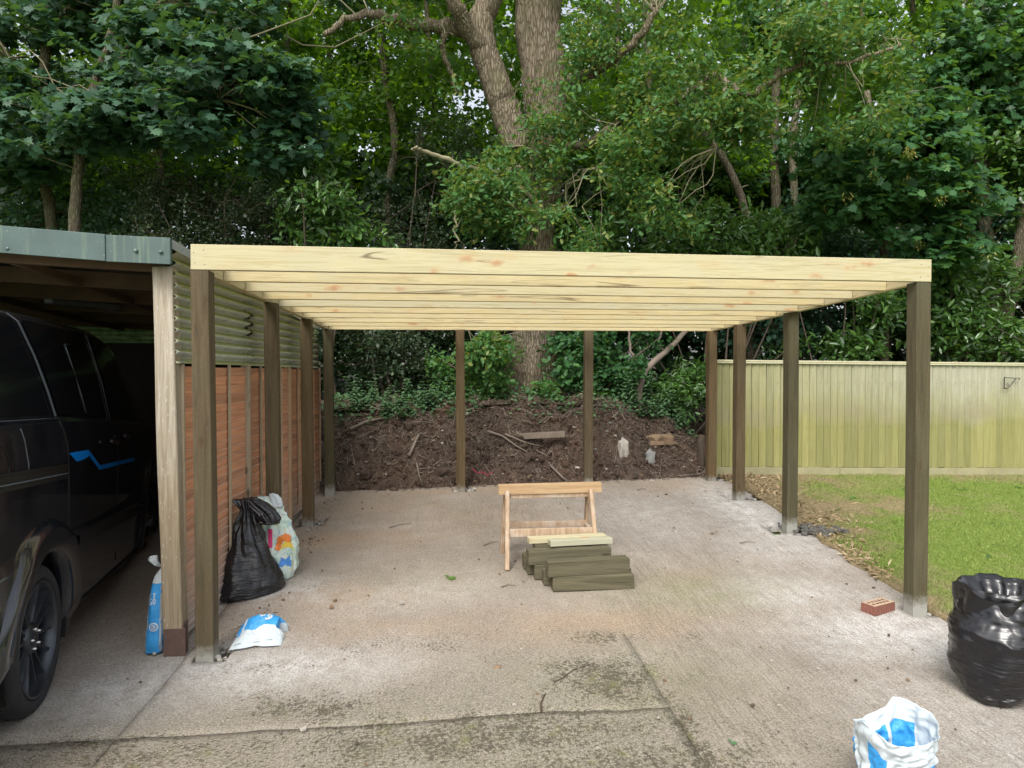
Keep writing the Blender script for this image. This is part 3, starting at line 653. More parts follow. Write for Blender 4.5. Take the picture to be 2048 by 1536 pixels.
# ================================================================== FENCE
fd = np.array([1, 0.0972, 0]); fd /= np.linalg.norm(fd); fn = np.array([fd[1], -fd[0], 0])   # fn faces the lawn
def fp(s, off=0, z=0): return np.array([4.88, 4.15, 0])+fd*s+fn*off+np.array([0, 0, z])
def ftop(s): return 1.885-0.007*s
def fbase(s): x = fp(s)[0]; return g(x, fence_y(x))
fence = thing('closeboard_fence', 'tall green-stained closeboard fence along the back of the lawn', 'fence', tuple(fp(0, 0, 0.3)))
s_ = 0.0; k = 0
FL = 9.0
bw = 0.1035
proto = None
while s_ < FL:
    z0 = fbase(s_)+0.115+0.004*random.uniform(-1, 1); z1 = ftop(s_)-0.035; ang = 0.16
    mb = MB(); X = fd*math.cos(ang)+fn*math.sin(ang); Y = np.cross((0, 0, 1), X)
    c = fp(s_+bw/2, 0.012+0.002*random.uniform(-1, 1), (z0+z1)/2); tl = random.uniform(-0.003, 0.003)
    Z = np.array([0, 0, 1.0])+fd*tl
    
    for (dz_) in (z0, z1):
        for (dx, dy) in ((-bw/2+.008, -.003), (bw/2-.004, -.003), (bw/2-.004, .017), (bw/2-.008, .019), (-bw/2+.008, .006)):
            q = fp(s_+bw/2+dx, dy+.001*random.uniform(-1, 1), dz_)+fd*tl*(dz_-1); mb.V.append(tuple(q))
    mb.F += [(i, (i+1) % 5, (i+1) % 5+5, i+5) for i in range(5)]+[(4, 3, 2, 1, 0), (5, 6, 7, 8, 9)]
    mb.M = [0]*7; mb.obj('fence_board', FENCE, fence)
    s_ += bw; k += 1
for a in np.arange(0, FL, 1.8):       # gravel boards and capping rails, in lengths
    b = min(a+1.795, FL)
    MB().beam(fp(a, 0.012, fbase(a)+.05), fp(b, 0.012, fbase(b)+.05), 0.03, 0.125).obj('gravel_board', GRAVB, fence, bevel=0.003)
    MB().beam(fp(a, 0.012, ftop(a)-.012), fp(b, 0.012, ftop(b)-.012), 0.06, 0.022).obj('capping_rail', RAILF, fence, bevel=0.003)
    MB().beam(fp(a, 0.034, ftop(a)-.034), fp(b, 0.034, ftop(b)-.034), 0.012, 0.018).obj('counter_rail', RAILF, fence)
    for zz in (0.35, 1.0, 1.55): MB().beam(fp(a, -0.04, zz), fp(b, -0.04, zz), 0.05, 0.06).obj('back_rail', GRAVB, fence)
    MB().box(fp(a+.02, -0.08, 0.95), (0.09, 0.09, 1.85), (fd, fn, (0, 0, 1))).obj('fence_post', POST, fence)
# iron basket bracket
br = thing('basket_bracket', 'small scrolled black iron hanging-basket bracket screwed high on the fence', 'bracket', W(2004, 765, 9.42))
b0 = np.array(W(2006, 765, 9.38))
def bp(dx, dz, off=0.02): return b0+fd*dx+np.array([0, 0, dz])+fn*off
MB().tube([bp(0, 0.08), bp(0, -0.09)], 0.006, 6).obj('wall_bar', STEELK, br)
MB().tube([bp(0, 0.07), bp(0.06, 0.066), bp(.18, .058), bp(0.25, 0.062), bp(.255, .045), bp(.235, .04)], 0.005, 6).obj('arm', STEELK, br)
MB().tube([bp(0.005, -0.075), bp(0.03, -0.085), bp(0.07, -0.07), bp(.13, -.01), bp(0.19, 0.055)], 0.005, 6).obj('brace', STEELK, br)
MB().tube([bp(0.05+.022*math.cos(q)*(1-i*.06), -0.03+.022*math.sin(q)*(1-i*.06)) for i, q in enumerate(np.linspace(-1.6, 3.9, 10))], 0.004, 6).obj('scroll', STEELK, br)

# ================================================================== CARPORT FRAME
FLc = np.array([0, 0, 0.]); FRc = np.array([4.757, 0.115, 0]); BLc = np.array([0.069, 3.997, 0]); BRc = np.array([4.817, 4.0, 0])
def roofz(y): return 2.3375-0.0257*y
def lerp(a, b, t): return a+(b-a)*t
def roofp(P, dz=0): return np.array([P[0], P[1], roofz(P[1])+dz])
cp = thing('carport_frame', 'unfinished carport frame with pale new joists on ten brown timber posts', 'carport', (2.4, 2.0, 0.15))
BH, BT = 0.15, 0.046
wd = (FRc-FLc)/np.linalg.norm(FRc-FLc); dd = (BLc-FLc)/np.linalg.norm(BLc-FLc)
def timber(name, a, b, w, h, mat=PINE, parent=None, label=None):
    a = np.array(a, float); b = np.array(b, float); c = (a+b)/2; X = b-a; L = np.linalg.norm(X); X /= L
    Y = np.cross((0, 0, 1.0), X); Y /= np.linalg.norm(Y); Z = np.cross(X, Y)
    mb = MB(); n = 10                                   # subdivided along the length with a whisker of bow
    bow = random.uniform(-0.004, 0.004); bow2 = random.uniform(-0.003, 0.003)
    for i in range(n+1):
        t = i/n; q = math.sin(math.pi*t)
        for (j, k) in ((-1, -1), (1, -1), (1, 1), (-1, 1)):
            mb.V.append(tuple(np.array([(t-.5)*L, j*w/2+bow*q, k*h/2+bow2*q])))
    for i in range(n):
        for k in range(4): p = i*4+k; q = i*4+(k+1) % 4; mb.F.append((p, q, q+4, p+4))
    mb.F += [(3, 2, 1, 0), (n*4, n*4+1, n*4+2, n*4+3)]
    me = mesh_from(name, mb.V, mb.F, [mat]); o = bpy.data.objects.new(name, me); COL.objects.link(o); ORG[o] = c
    M = Matrix(((X[0], Y[0], Z[0]), (X[1], Y[1], Z[1]), (X[2], Y[2], Z[2]))).to_4x4()
    if parent is not None: o.parent = parent; M.translation = Vector(c-ORG[parent])
    else: M.translation = Vector(c)
    o.matrix_local = M
    bv = o.modifiers.new('bevel', 'BEVEL'); bv.width = 0.003; bv.segments = 2
    if label: o['label'] = label
    return o
hz = BH/2
timber('front_beam', roofp(FLc, hz)+dd*BT/2, roofp(FRc, hz)+dd*BT/2, BT, BH, PINEZ, cp)
timber('rear_beam', roofp(BLc, hz)-dd*BT/2+wd*BT*1.03, roofp(BRc, hz)-dd*BT/2-wd*BT*1.03, BT, BH, PINE, cp)
for i in range(1, 9):
    t = i/9+(-0.004 if i == 3 else 0)
    A = lerp(FLc, BLc, t)+wd*(BT+.002); B = lerp(FRc, BRc, t)-wd*(BT+.002)
    timber('joist', roofp(A, hz), roofp(B, hz), BT, BH, PINE, cp)
for (A, B, sgn) in ((FLc, BLc, 1), (FRc, BRc, -1)):
    timber('side_beam', roofp(A, hz)+wd*sgn*BT/2+dd*(BT+.002), roofp(B, hz)+wd*sgn*BT/2, BT, BH, PINE, cp)
PW = 0.104
def post(x, y, top, base, w=PW, rz=0.0):
    mb = MB(); n = 12; h = top-base+0.12; ph = random.uniform(0, 9)
    for i in range(n+1):
        z = h*i/n-0.12; ox = 0.0035*math.sin(ph+z*1.7); oy = 0.003*math.cos(ph+z*1.3)
        for (j, k) in ((-1, -1), (1, -1), (1, 1), (-1, 1)):
            a = j*w/2; b = k*w/2; mb.V.append((x+ox+a*math.cos(rz)-b*math.sin(rz), y+oy+a*math.sin(rz)+b*math.cos(rz), base+z))
    for i in range(n):
        for k in range(4): p = i*4+k; q = i*4+(k+1) % 4; mb.F.append((p, q, q+4, p+4))
    mb.F += [(3, 2, 1, 0), (n*4, n*4+1, n*4+2, n*4+3)]
    return mb.obj('post', POST, cp, origin=(x, y, base), bevel=0.004)
for (A, B, ts, sx) in ((FLc, BLc, (0, 0.385, 0.702, 1), 1), (FRc, BRc, (0, 0.47, 0.77, 1), -1)):
    for t in ts:
        P = lerp(A, B, t)+wd*sx*PW/2+dd*(PW/2+.004 if t == 0 else (-PW/2 if t == 1 else 0.0))
        b_ = g(P[0], P[1]); post(P[0], P[1], roofz(P[1])-0.0015, b_-0.02, rz=0.02*random.uniform(-1, 1)+.01)
for bx in (1.66, 3.215):
    post(bx, 3.945, roofz(3.945)-0.0015, g(bx, 3.94)-0.02)
mb = MB()
for (P, s1) in ((FLc, 1), (FRc, -1)):
    for dx, z in ((0.02, .10), (.075, .115), (.025, .04), (.08, .03)):
        q = roofp(P, z)+wd*s1*dx-dd*0.0012; mb.lathe([(0, 0), (0.0028, 0), (0.0028, .002)], q, ((1, 0, 0), (0, 0, 1), (0, 1, 0)), 8)
mb.obj('screw_heads', STEELK, cp)

# ================================================================== OLD SHED ON THE LEFT
shed = thing('open_fronted_shed', 'old open-fronted shed with green metal fascia, mossy corrugated side and orange boards', 'shed', (-2.0, 2.2, 0.05))
def wx(y): return -0.14+(y-0.15)*0.027           # outer face of the side wall
def stop_(y): return 2.495-0.0575*(y-0.1)        # top of the sheeting
# leaning corner post
mb = MB(); n = 16
for i in range(n+1):
    t = i/n; z = 0.13+(2.37-0.13)*t; xl = -0.222-0.040*t+.003*math.sin(t*9); xr = -0.105-0.038*t
    for (a, b) in ((xl, .10), (xr, .10), (xr, .20), (xl, .20)): mb.V.append((a, b, z))
for i in range(n):
    for k in range(4): p = i*4+k; q = i*4+(k+1) % 4; mb.F.append((p, q, q+4, p+4))
mb.F += [(3, 2, 1, 0), (n*4, n*4+1, n*4+2, n*4+3)]
mb.obj('corner_post', OLDT, shed, bevel=0.006, origin=(-0.185, .15, 1.2))
MB().box((-0.150, 0.100, 0.085), (0.13, 0.008, 0.17)).obj('post_shoe', RUST, shed, bevel=.002)
mb = MB(); mb.box((-0.098, 0.135, 0.10), (0.006, 0.07, 0.2)); mb.box((-0.17, 0.16, 0.06), (0.08, 0.08, 0.12)); mb.obj('rusted_stub', RUST, shed, bevel=.002)
MB().box((-0.125, 0.185, 0.9), (0.03, 0.022, 1.76)).obj('edge_batten', BATT, shed)
# corrugated sheets
def corr(y0, y1, zb, seed, broken=False, off=0):
    lam = 0.0675; mb = MB(); ny = int((y1-y0)/0.05)+1; nzc = 88; th = 0.007; zt = 2.50
    for side in (0, 1):
        for j in range(ny+1):
            y = y0+(y1-y0)*j/ny
            for i in range(nzc+1):
                z = zb+(stop_(y)-zb)*i/nzc
                ph = (z-1.786)/lam*2*math.pi; x = wx(y)+0.0+0.024*math.cos(ph)-side*th+off
                yy = y+(0.012*nz(0, z, seed, 30) if j in (0, ny) else 0)
                mb.V.append((x, yy, z))
    m = nzc+1; S = (ny+1)*m
    for j in range(ny):
        for i in range(nzc):
            if broken and j <= 1 and 33 < i < 60 and (i*7 % 11 > 2 or j == 0): continue
            a = j*m+i; mb.F.append((a, a+m, a+m+1, a+1)); mb.F.append((S+a, S+a+1, S+a+m+1, S+a+m))
    for j in (0, ny):
        for i in range(nzc): a = j*m+i; mb.F.append((a, a+1, S+a+1, S+a))
    for i in (0, nzc):
        for j in range(ny): a = j*m+i; mb.F.append((a, a+m, S+a+m, S+a))
    return mb.obj('corrugated_sheet', ASB, shed, smooth=True)
corr(0.11, 1.50, 1.786, 1); corr(1.47, 2.85, 1.783, 2, True, .008); corr(2.82, 4.02, 1.78, 3, False, .002)
# fascia and trims
A1 = (-0.112, -0.005); J = (-0.47, -0.02)
def fpanel(x0, x1, y0, y1, zt0, zt1, h=0.157):
    mb = MB(); V = []
    for (x, y, zt) in ((x0, y0, zt0), (x1, y1, zt1)):
        for (dy, z) in ((0, zt-h), (0, zt), (0.03, zt+.002), (0.03, zt-h+.004)): V.append((x, y+dy, z))
    mb.add(V, [(0, 4, 5, 1), (1, 5, 6, 2), (2, 6, 7, 3), (3, 7, 4, 0), (0, 1, 2, 3), (7, 6, 5, 4)])
    return mb.obj('fascia_panel', FASC, shed, bevel=.003)
fpanel(-0.470, -0.108, -0.012, -0.012, 2.532, 2.520); fpanel(-2.3, -0.468, -0.02, -0.02, 2.70-.04, 2.533); fpanel(-4.0, -2.3, -0.02, -0.02, 2.74, 2.661)
for q in (-0.16, -0.30, -1.0):
    mb = MB(); mb.lathe([(0, -.006), (0.008, -.005), (0.012, -.001), (.012, .002)], (q, -0.02, 2.435 if q > -.2 else 2.44), ((1, 0, 0), (0, 0, 1), (0, 1, 0)), 10); mb.obj('rivet', FASC, shed, smooth=True)
mb = MB(); V = []
for (y, zt) in ((-0.006, 2.521), (4.1, 2.285)):
    for (dx, z) in ((0.0, zt-.055), (0.0, zt), (-0.10, zt+.002), (-0.10, zt-.006), (-.004, zt-.008), (-.004, zt-.055)): V.append((wx(y)+0.030+dx, y, z))
mb.add(V, [(i, (i+1) % 6, (i+1) % 6+6, i+6) for i in range(6)]); mb.obj('edge_trim', GALV, shed)
# side wall of overlapping waney boards in three panels
panels = [(0.20, 1.44), (1.53, 2.72), (2.81, 4.16)]
for (y0, y1) in panels:
    z = g(0, (y0+y1)/2)+0.01; r = 0
    while z < 1.76:
        hgt = 0.0655; mb = MB(); n = 8; w = []
        for i in range(n+1):
            y = y0+(y1-y0)*i/n; wob = 0.006*nz(y, z, 3, 2.5)+.003*nz(y, z, 8, 9)
            x = wx(y)-0.015
            zt = min(z+hgt+0.02, 1.785)
            for (dx, zz) in ((0.004, z+wob-.004), (0.016, zt-.02+wob), (0.006, zt-.02+wob+.001), (-0.006, z+wob-.004)): mb.V.append((x+dx, y, zz))
        for i in range(n):
            for k in range(4): p = i*4+k; q = i*4+(k+1) % 4; mb.F.append((q, p, p+4, q+4))
        mb.M = [1 if k % 4 == 1 else 0 for k in range(len(mb.F))]+[0, 0]; mb.F += [(0, 1, 2, 3), (n*4+3, n*4+2, n*4+1, n*4)]
        mb.obj('waney_board', [CLINK, CLEDGE], shed); z += hgt+random.uniform(-.002, .002)
for y in (1.485, 2.765): MB().box((wx(y)-0.012, y, 0.95), (0.065, 0.058, 1.68)).obj('wall_post', BATT, shed, bevel=.003)
for y in (0.70, 1.03, 1.80, 2.44, 3.08, 3.70, 4.13):
    MB().box((wx(y)+0.012, y, 0.955+g(0, y)/2), (0.018, 0.026, 1.66-g(0, y))).obj('batten', BATT, shed, bevel=.002)
# inside: back wall, left wall, roof
DARKW2 = simple('shade_blackened_boards', (0.035, 0.026, 0.02), 0.95, var=0.3, scale=9, bump=0.3)  # darker copy of the shed timber; the interior's shade is in its colour
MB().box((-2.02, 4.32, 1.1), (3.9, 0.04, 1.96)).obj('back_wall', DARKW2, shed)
mb = MB()
mb.grid(lambda u, v: (-3.95+3.85*u, 4.32+0.018*math.cos((v*0.36)/0.0675*2*math.pi), 2.085+0.30*v), 30, 60); mb.obj('translucent_panel', GSHEET, shed, smooth=True)
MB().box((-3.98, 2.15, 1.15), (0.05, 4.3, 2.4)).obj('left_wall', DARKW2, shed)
mb = MB(); mb.grid(lambda u, v: (-4.05+(3.87)*u, 0.02+4.35*v, (2.50+0.045*(1-u)*4)-0.0575*4.35*v*.9+0.012*math.cos(u*57*2*math.pi)), 400, 6); mb.obj('roof_sheet', ROOFS, shed, smooth=True)
for y in (0.16, 0.95, 1.75, 2.55, 3.35, 4.1):
    MB().beam((-3.95, y, 2.60-.052*y), (-0.19, y, 2.40-.052*y), 0.05, 0.11).obj('roof_joist', DARKW, shed)
for x in (-1.1, -2.3, -3.4): MB().beam((x, 0.19, 2.50+.05*(-x-.2)*.9-.13), (x, 4.2, 2.28+.05*(-x-.2)*.9-.13), 0.045, 0.05).obj('purlin', DARKW, shed)
lf = thing('strip_light', 'unlit grey strip light fitting hanging under the dark shed roof above the van', 'light fitting', (-1.35, 1.9, 2.2))
pL, pR = np.array(W(95, 600, 5.6)), np.array(W(233, 616, 6.3))
MB().beam(pL, pR, 0.09, 0.055).obj('casing', simple('grey_enamel', (0.2, 0.22, 0.25), 0.5), lf, bevel=.01)
mb = MB(); mb.lathe([(0.018, 0), (.018, .012), (0, .012)], lerp(pL, pR, .35)+np.array([0, -.02, .03]), ((1, 0, 0), (0, 1, 0), (0, 0, 1)), 10); mb.lathe([(0.018, 0), (.018, .01), (0, .01)], lerp(pL, pR, .85)+np.array([0, -.02, .03]), ((1, 0, 0), (0, 1, 0), (0, 0, 1)), 10)
mb.obj('mounting_clip', CHROME, lf)

# ================================================================== THE VAN
VA = math.radians(-13.1); VO = np.array([-0.55, -0.62, -0.02]); VS = np.array([math.sin(VA), math.cos(VA), 0]); VT = np.array([-math.cos(VA), math.sin(VA), 0])
van = thing('black_van', 'dusty black panel van with a blue side flash, parked nose-in in the open shed', 'van', tuple(VO))
def vp(s, t, h): return VO+VS*s+VT*t+np.array([0, 0, h])
def li(x, T):
    for a, b in zip(T, T[1:]):
        if x <= b[0]: return a[1]+(b[1]-a[1])*max(0, (x-a[0])/(b[0]-a[0]))
    return T[-1][1]
beltT = [(-1, 1.535), (-.35, 1.528), (.49, 1.490), (1.7, 1.39), (2.9, 1.285), (3.5, 1.2), (4.0, 1.08), (4.45, 0.85)]
topT = [(-1, 2.00), (-.85, 2.07), (-.6, 2.09), (1.9, 2.075), (2.3, 2.03), (2.7, 1.93), (3.1, 1.72), (3.45, 1.45), (3.8, 1.25), (4.1, 1.14), (4.45, 0.90)]
sillT = [(-1, .36), (.6, .30), (1.2, .24), (3, .15), (4.45, .22)]
prof = [(0, .075), (.06, .02), (.30, -.005), (.42, -.012), (.46, .0), (.8, -.014), (.96, -.004), (1.0, .008), (1.002, .028), (1.35, .078), (1.70, .155), (1.82, .20), (1.90, .27), (1.955, .37), (1.98, .5), (2.0, 1.0)]
def vsurf(s, q, off=0.0):     # q 0..1 sill..belt, 1..2 belt..roof centre
    t = li(q, prof); b = li(s, beltT); lo = li(s, sillT); tp = li(s, topT)
    h = lo+(b-lo)*q if q <= 1 else b+(tp-b)*(1-(1-(q-1))**2.1 if q > 1.7 else (q-1)/0.7*(1-0.3**2.1))
    if s > 3.0: t += 0.30*((s-3.0)/1.45)**2.2
    if s < -.75: t += 0.10*((-.75-s)/.2)**2
    k = max(0, (s-2.0)/2.45); t += 0.10*k*max(0, q-1)
    return vp(s, min(t, 1.0)-off, h)
def mirror(p):                # across the van's middle plane t=1
    d = (np.array(p)-VO)@VT; return np.array(p)+VT*2*(1-d)
WC, WH = 0.205, 0.36; ARCH = 0.455; FC = 3.22
def body():
    ss = list(np.linspace(-0.95, 4.45, 136)); qs = list(np.linspace(0, .98, 40))+[1.0, 1.004, 1.03]+list(np.linspace(1.08, 1.8, 16))+[1.84, 1.88, 1.91, 1.94, 1.965, 1.985, 2.0]
    V = []; bad = []
    for q in qs:
        for s in ss:
            p = vsurf(s, q); hh = p[2]-VO[2]
            dead = False
            for c in (WC, FC):
                dx, dz = s-c, hh-WH; r = math.hypot(dx, dz)
                if r < ARCH and q < .9:
                    if r > ARCH-0.05: p = p+VS*(dx/r)*(ARCH-r)+np.array([0, 0, (dz/r)*(ARCH-r)])
                    else: dead = True
            V.append(p); bad.append(dead)
    n = len(ss); F = []
    for j in range(len(qs)-1):
        for i in range(n-1):
            f = (j*n+i, j*n+i+1, (j+1)*n+i+1, (j+1)*n+i)
            if any(bad[k] for k in f): continue
            F.append(f)
    N = len(V); V2 = V+[mirror(p) for p in V]; F2 = F+[tuple(N+k for k in f[::-1]) for f in F]
    for i in (0, n-1):        # rear and nose closing faces
        for j in range(len(qs)-1): f = (j*n+i, (j+1)*n+i, N+(j+1)*n+i, N+j*n+i); F2.append(f if i else f[::-1])
    return obj('body', V2, F2, PAINT, van, smooth=True)
body()
MB().box(vp(1.7, 1.0, .40), (5.2, 1.7, .3), (VS, VT, (0, 0, 1))).obj('underbody', PLAST, van)
def patch(name, mat, corners, off=0.004, n=14, parent=van, th=True):   # corners (s,q) a b c d as a quad
    a, b, c, d = [np.array(x, float) for x in corners]
    mb = MB()
    def fn(u, v):
        p = (a*(1-u)+b*u)*(1-v)+(d*(1-u)+c*u)*v
        return vsurf(p[0], p[1], off)
    mb.grid(fn, n, n); return mb.obj(name, mat, parent, smooth=True)
patch('rear_quarter_window', GLASSK, ((-.93, 1.035), (.41, 1.035), (.255, 1.70), (-.88, 1.70)), .006)
patch('side_window', GLASSK, ((.56, 1.035), (1.66, 1.035), (1.57, 1.70), (.40, 1.70)), .006)
patch('door_window', GLASSK, ((1.80, 1.035), (2.72, 1.035), (2.40, 1.68), (1.73, 1.70)), .006)
def strip(name, mat, pts, r=0.004, off=0.003, parent=van, flat=None):
    return MB().tube([vsurf(s, q, off) for (s, q) in pts], r, 6).obj(name, mat, parent, smooth=True)
def qof(s, h): b = li(s, beltT); lo = li(s, sillT); return (h-lo)/(b-lo)
# bright pillar strip and belt line
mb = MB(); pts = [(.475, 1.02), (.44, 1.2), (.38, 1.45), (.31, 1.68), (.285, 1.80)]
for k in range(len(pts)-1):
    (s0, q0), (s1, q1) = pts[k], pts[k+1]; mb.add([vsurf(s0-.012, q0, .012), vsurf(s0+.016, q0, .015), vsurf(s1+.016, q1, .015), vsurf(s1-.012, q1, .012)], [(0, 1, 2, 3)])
mb.obj('pillar_trim', TRIM_GLINT, van, smooth=True)
strip('belt_line', TRIM_GLINT, [(s, 1.003) for s in np.linspace(-.9, .46, 12)], .0045, 0.0)  # pale grey paints the sky's reflection along the belt ledge
strip('belt_line', PLAST, [(s, 1.003) for s in np.linspace(.50, 2.8, 12)], .005, 0.0)
GAP = simple('panel_gap_shadow_gap', (0.004, 0.004, 0.004), 0.6)
strip('door_seam', GAP, [(.49, .99), (.55, .93), (.585, .86), (.60, .72), (.62, .5), (.70, .25), (.73, .08)], .004, .001)
strip('door_seam', GAP, [(1.76, .99), (1.79, .8), (1.80, .5), (1.80, .12)], .004, .001)
strip('door_seam', TRIM_GLINT, [(1.735, 1.02), (1.70, 1.3), (1.66, 1.55), (1.63, 1.7)], .003, .008)  # pale line paints a highlight along the edge, as do the pale seams below
strip('window_seam', TRIM_GLINT, [(1.04, 1.58), (1.05, 1.50), (1.10, 1.2), (1.13, 1.06)], .0025, .009); strip('window_seam', TRIM_GLINT, [(1.04, 1.58), (1.10, 1.585), (1.25, 1.585)], .0025, .009)
strip('filler_flap_seam', TRIM_GLINT, [(-.11, .97), (-.075, .92), (-.045, .82), (-.05, .74)], .0022, .001)
strip('filler_flap_seam', GAP, [(-.40+.11*math.cos(q), qof(-.4, 1.33)+.09*math.sin(q)) for q in np.linspace(0, 2*math.pi, 16)], .003, .001)
strip('gutter', PLAST, [(s, 1.84) for s in np.linspace(-.8, 2.3, 12)], .009, .002)
strip('roof_seam', TRIM_GLINT, [(.285, 1.81), (.24, 1.88), (.19, 1.93), (.15, 1.96)], .0025, .001)
# sliding door track
mb = MB()
for k, s in enumerate(np.linspace(-.9, .54, 13)):
    pass
tr = [(s, qof(s, 1.262-0.075*(s+.36)/.92)) for s in np.linspace(-.9, .55, 12)]
mb = MB()
for (a, b) in zip(tr, tr[1:]):
    for (d0, d1, o0, o1) in ((.018, .034, .002, .012), (-.020, .018, .004, .004), (-.036, -.020, .014, .002)):
        mb.add([vsurf(a[0], a[1]+d0, o0), vsurf(b[0], b[1]+d0, o0), vsurf(b[0], b[1]+d1, o1), vsurf(a[0], a[1]+d1, o1)], [(0, 1, 2, 3)])
mb.obj('door_track', GAP, van); strip('track_glint', TRIM_GLINT, [(s, q-.012) for s, q in tr], .005, .008)  # the pale line paints a highlight along the dark groove
# side moulding, blue flash, handles
mb = MB(); ml = [(s, .74-.09*(s-.73)) for s in np.linspace(.74, 2.75, 14)]
for (a, b) in zip(ml, ml[1:]):
    qa, qb = qof(*a), qof(*b); w = .032
    P = [(qa-w, qb-w, .0), (qa-w*.8, qb-w*.8, .016), (qa+w*.8, qb+w*.8, .016), (qa+w, qb+w, .0)]
    for (u, v) in zip(P, P[1:]): mb.add([vsurf(a[0], u[0], u[2]), vsurf(b[0], u[1], u[2]), vsurf(b[0], v[1], v[2]), vsurf(a[0], v[0], v[2])], [(0, 1, 2, 3)])
mb.obj('side_moulding', PLAST, van, smooth=True)
def flat(poly, off=.003): return [vsurf(s, qof(s, h), off) for s, h in poly]
mb = MB()
mb.add(flat([(.60, 1.283), (.80, 1.272), (.86, 1.212), (.74, 1.218)]), [(0, 1, 2, 3)]); mb.add(flat([(.80, 1.272), (1.005, 1.258), (1.06, 1.222), (.86, 1.212)]), [(0, 1, 2, 3)])
mb.add(flat([(1.005, 1.258), (1.27, 1.125), (1.27, 1.095), (1.03, 1.205)]), [(0, 1, 2, 3)])
sx = np.linspace(1.27, 2.36, 8)
for a, b in zip(sx, sx[1:]): mb.add(flat([(a, 1.125-.07*(a-1.27)), (b, 1.125-.07*(b-1.27)), (b, 1.095-.07*(b-1.27)), (a, 1.095-.07*(a-1.27))]), [(0, 1, 2, 3)])
mb.obj('blue_flash', BLUEV, van)
for s in (1.56, 1.98):
    MB().beam(vsurf(s-.10, qof(s, 1.262), .035), vsurf(s+.10, qof(s, 1.245), .035), .022, .028).obj('door_handle', PLAST, van, bevel=.006)
strip('sill_trim', PLAST, [(s, .05) for s in np.linspace(.70, 2.75, 12)], .014, .006)
# wheel arches with flared lip
for c in (WC, FC):
    mb = MB(); n = 40
    def fl(q, k):
        r, o = [(ARCH-.015, -.06), (ARCH-.012, .012), (ARCH+.01, .026), (ARCH+.05, .020), (ARCH+.10, .042), (ARCH+.14, .030), (ARCH+.16, -.004)][k]
        s = c+r*math.cos(q); h = WH+r*math.sin(q)
        p = vsurf(s, max(0, min(.97, qof(s, h))), o); p[2] = VO[2]+h; return p
    for i in range(n+1):
        q = math.radians(-14)+math.radians(208)*i/n
        for k in range(7): mb.V.append(tuple(fl(q, k)))
    for i in range(n):
        for k in range(6): a = i*7+k; mb.F.append((a, a+1, a+8, a+7))
    mb.obj('arch_flare', PAINT, van, smooth=True)
    mb = MB(); mb.lathe([(ARCH+.01, 0.0), (ARCH+.01, .34), (0.0, .34)], vp(c, .03, WH), (VS, (0, 0, 1), VT), 32, a0=math.radians(-20), a1=math.radians(200)); mb.obj('arch_liner', GAP, van)
strip('bumper_seam', GAP, [(-.95, qof(-.5, .70)), (-.5, qof(-.5, .705)), (-.42, qof(-.42, .71))], .005, .001)
MB().box(vp(-.97, 1.0, .52), (.10, 1.9, .42), (VS, VT, (0, 0, 1))).obj('rear_bumper', PLAST, van, bevel=.03)
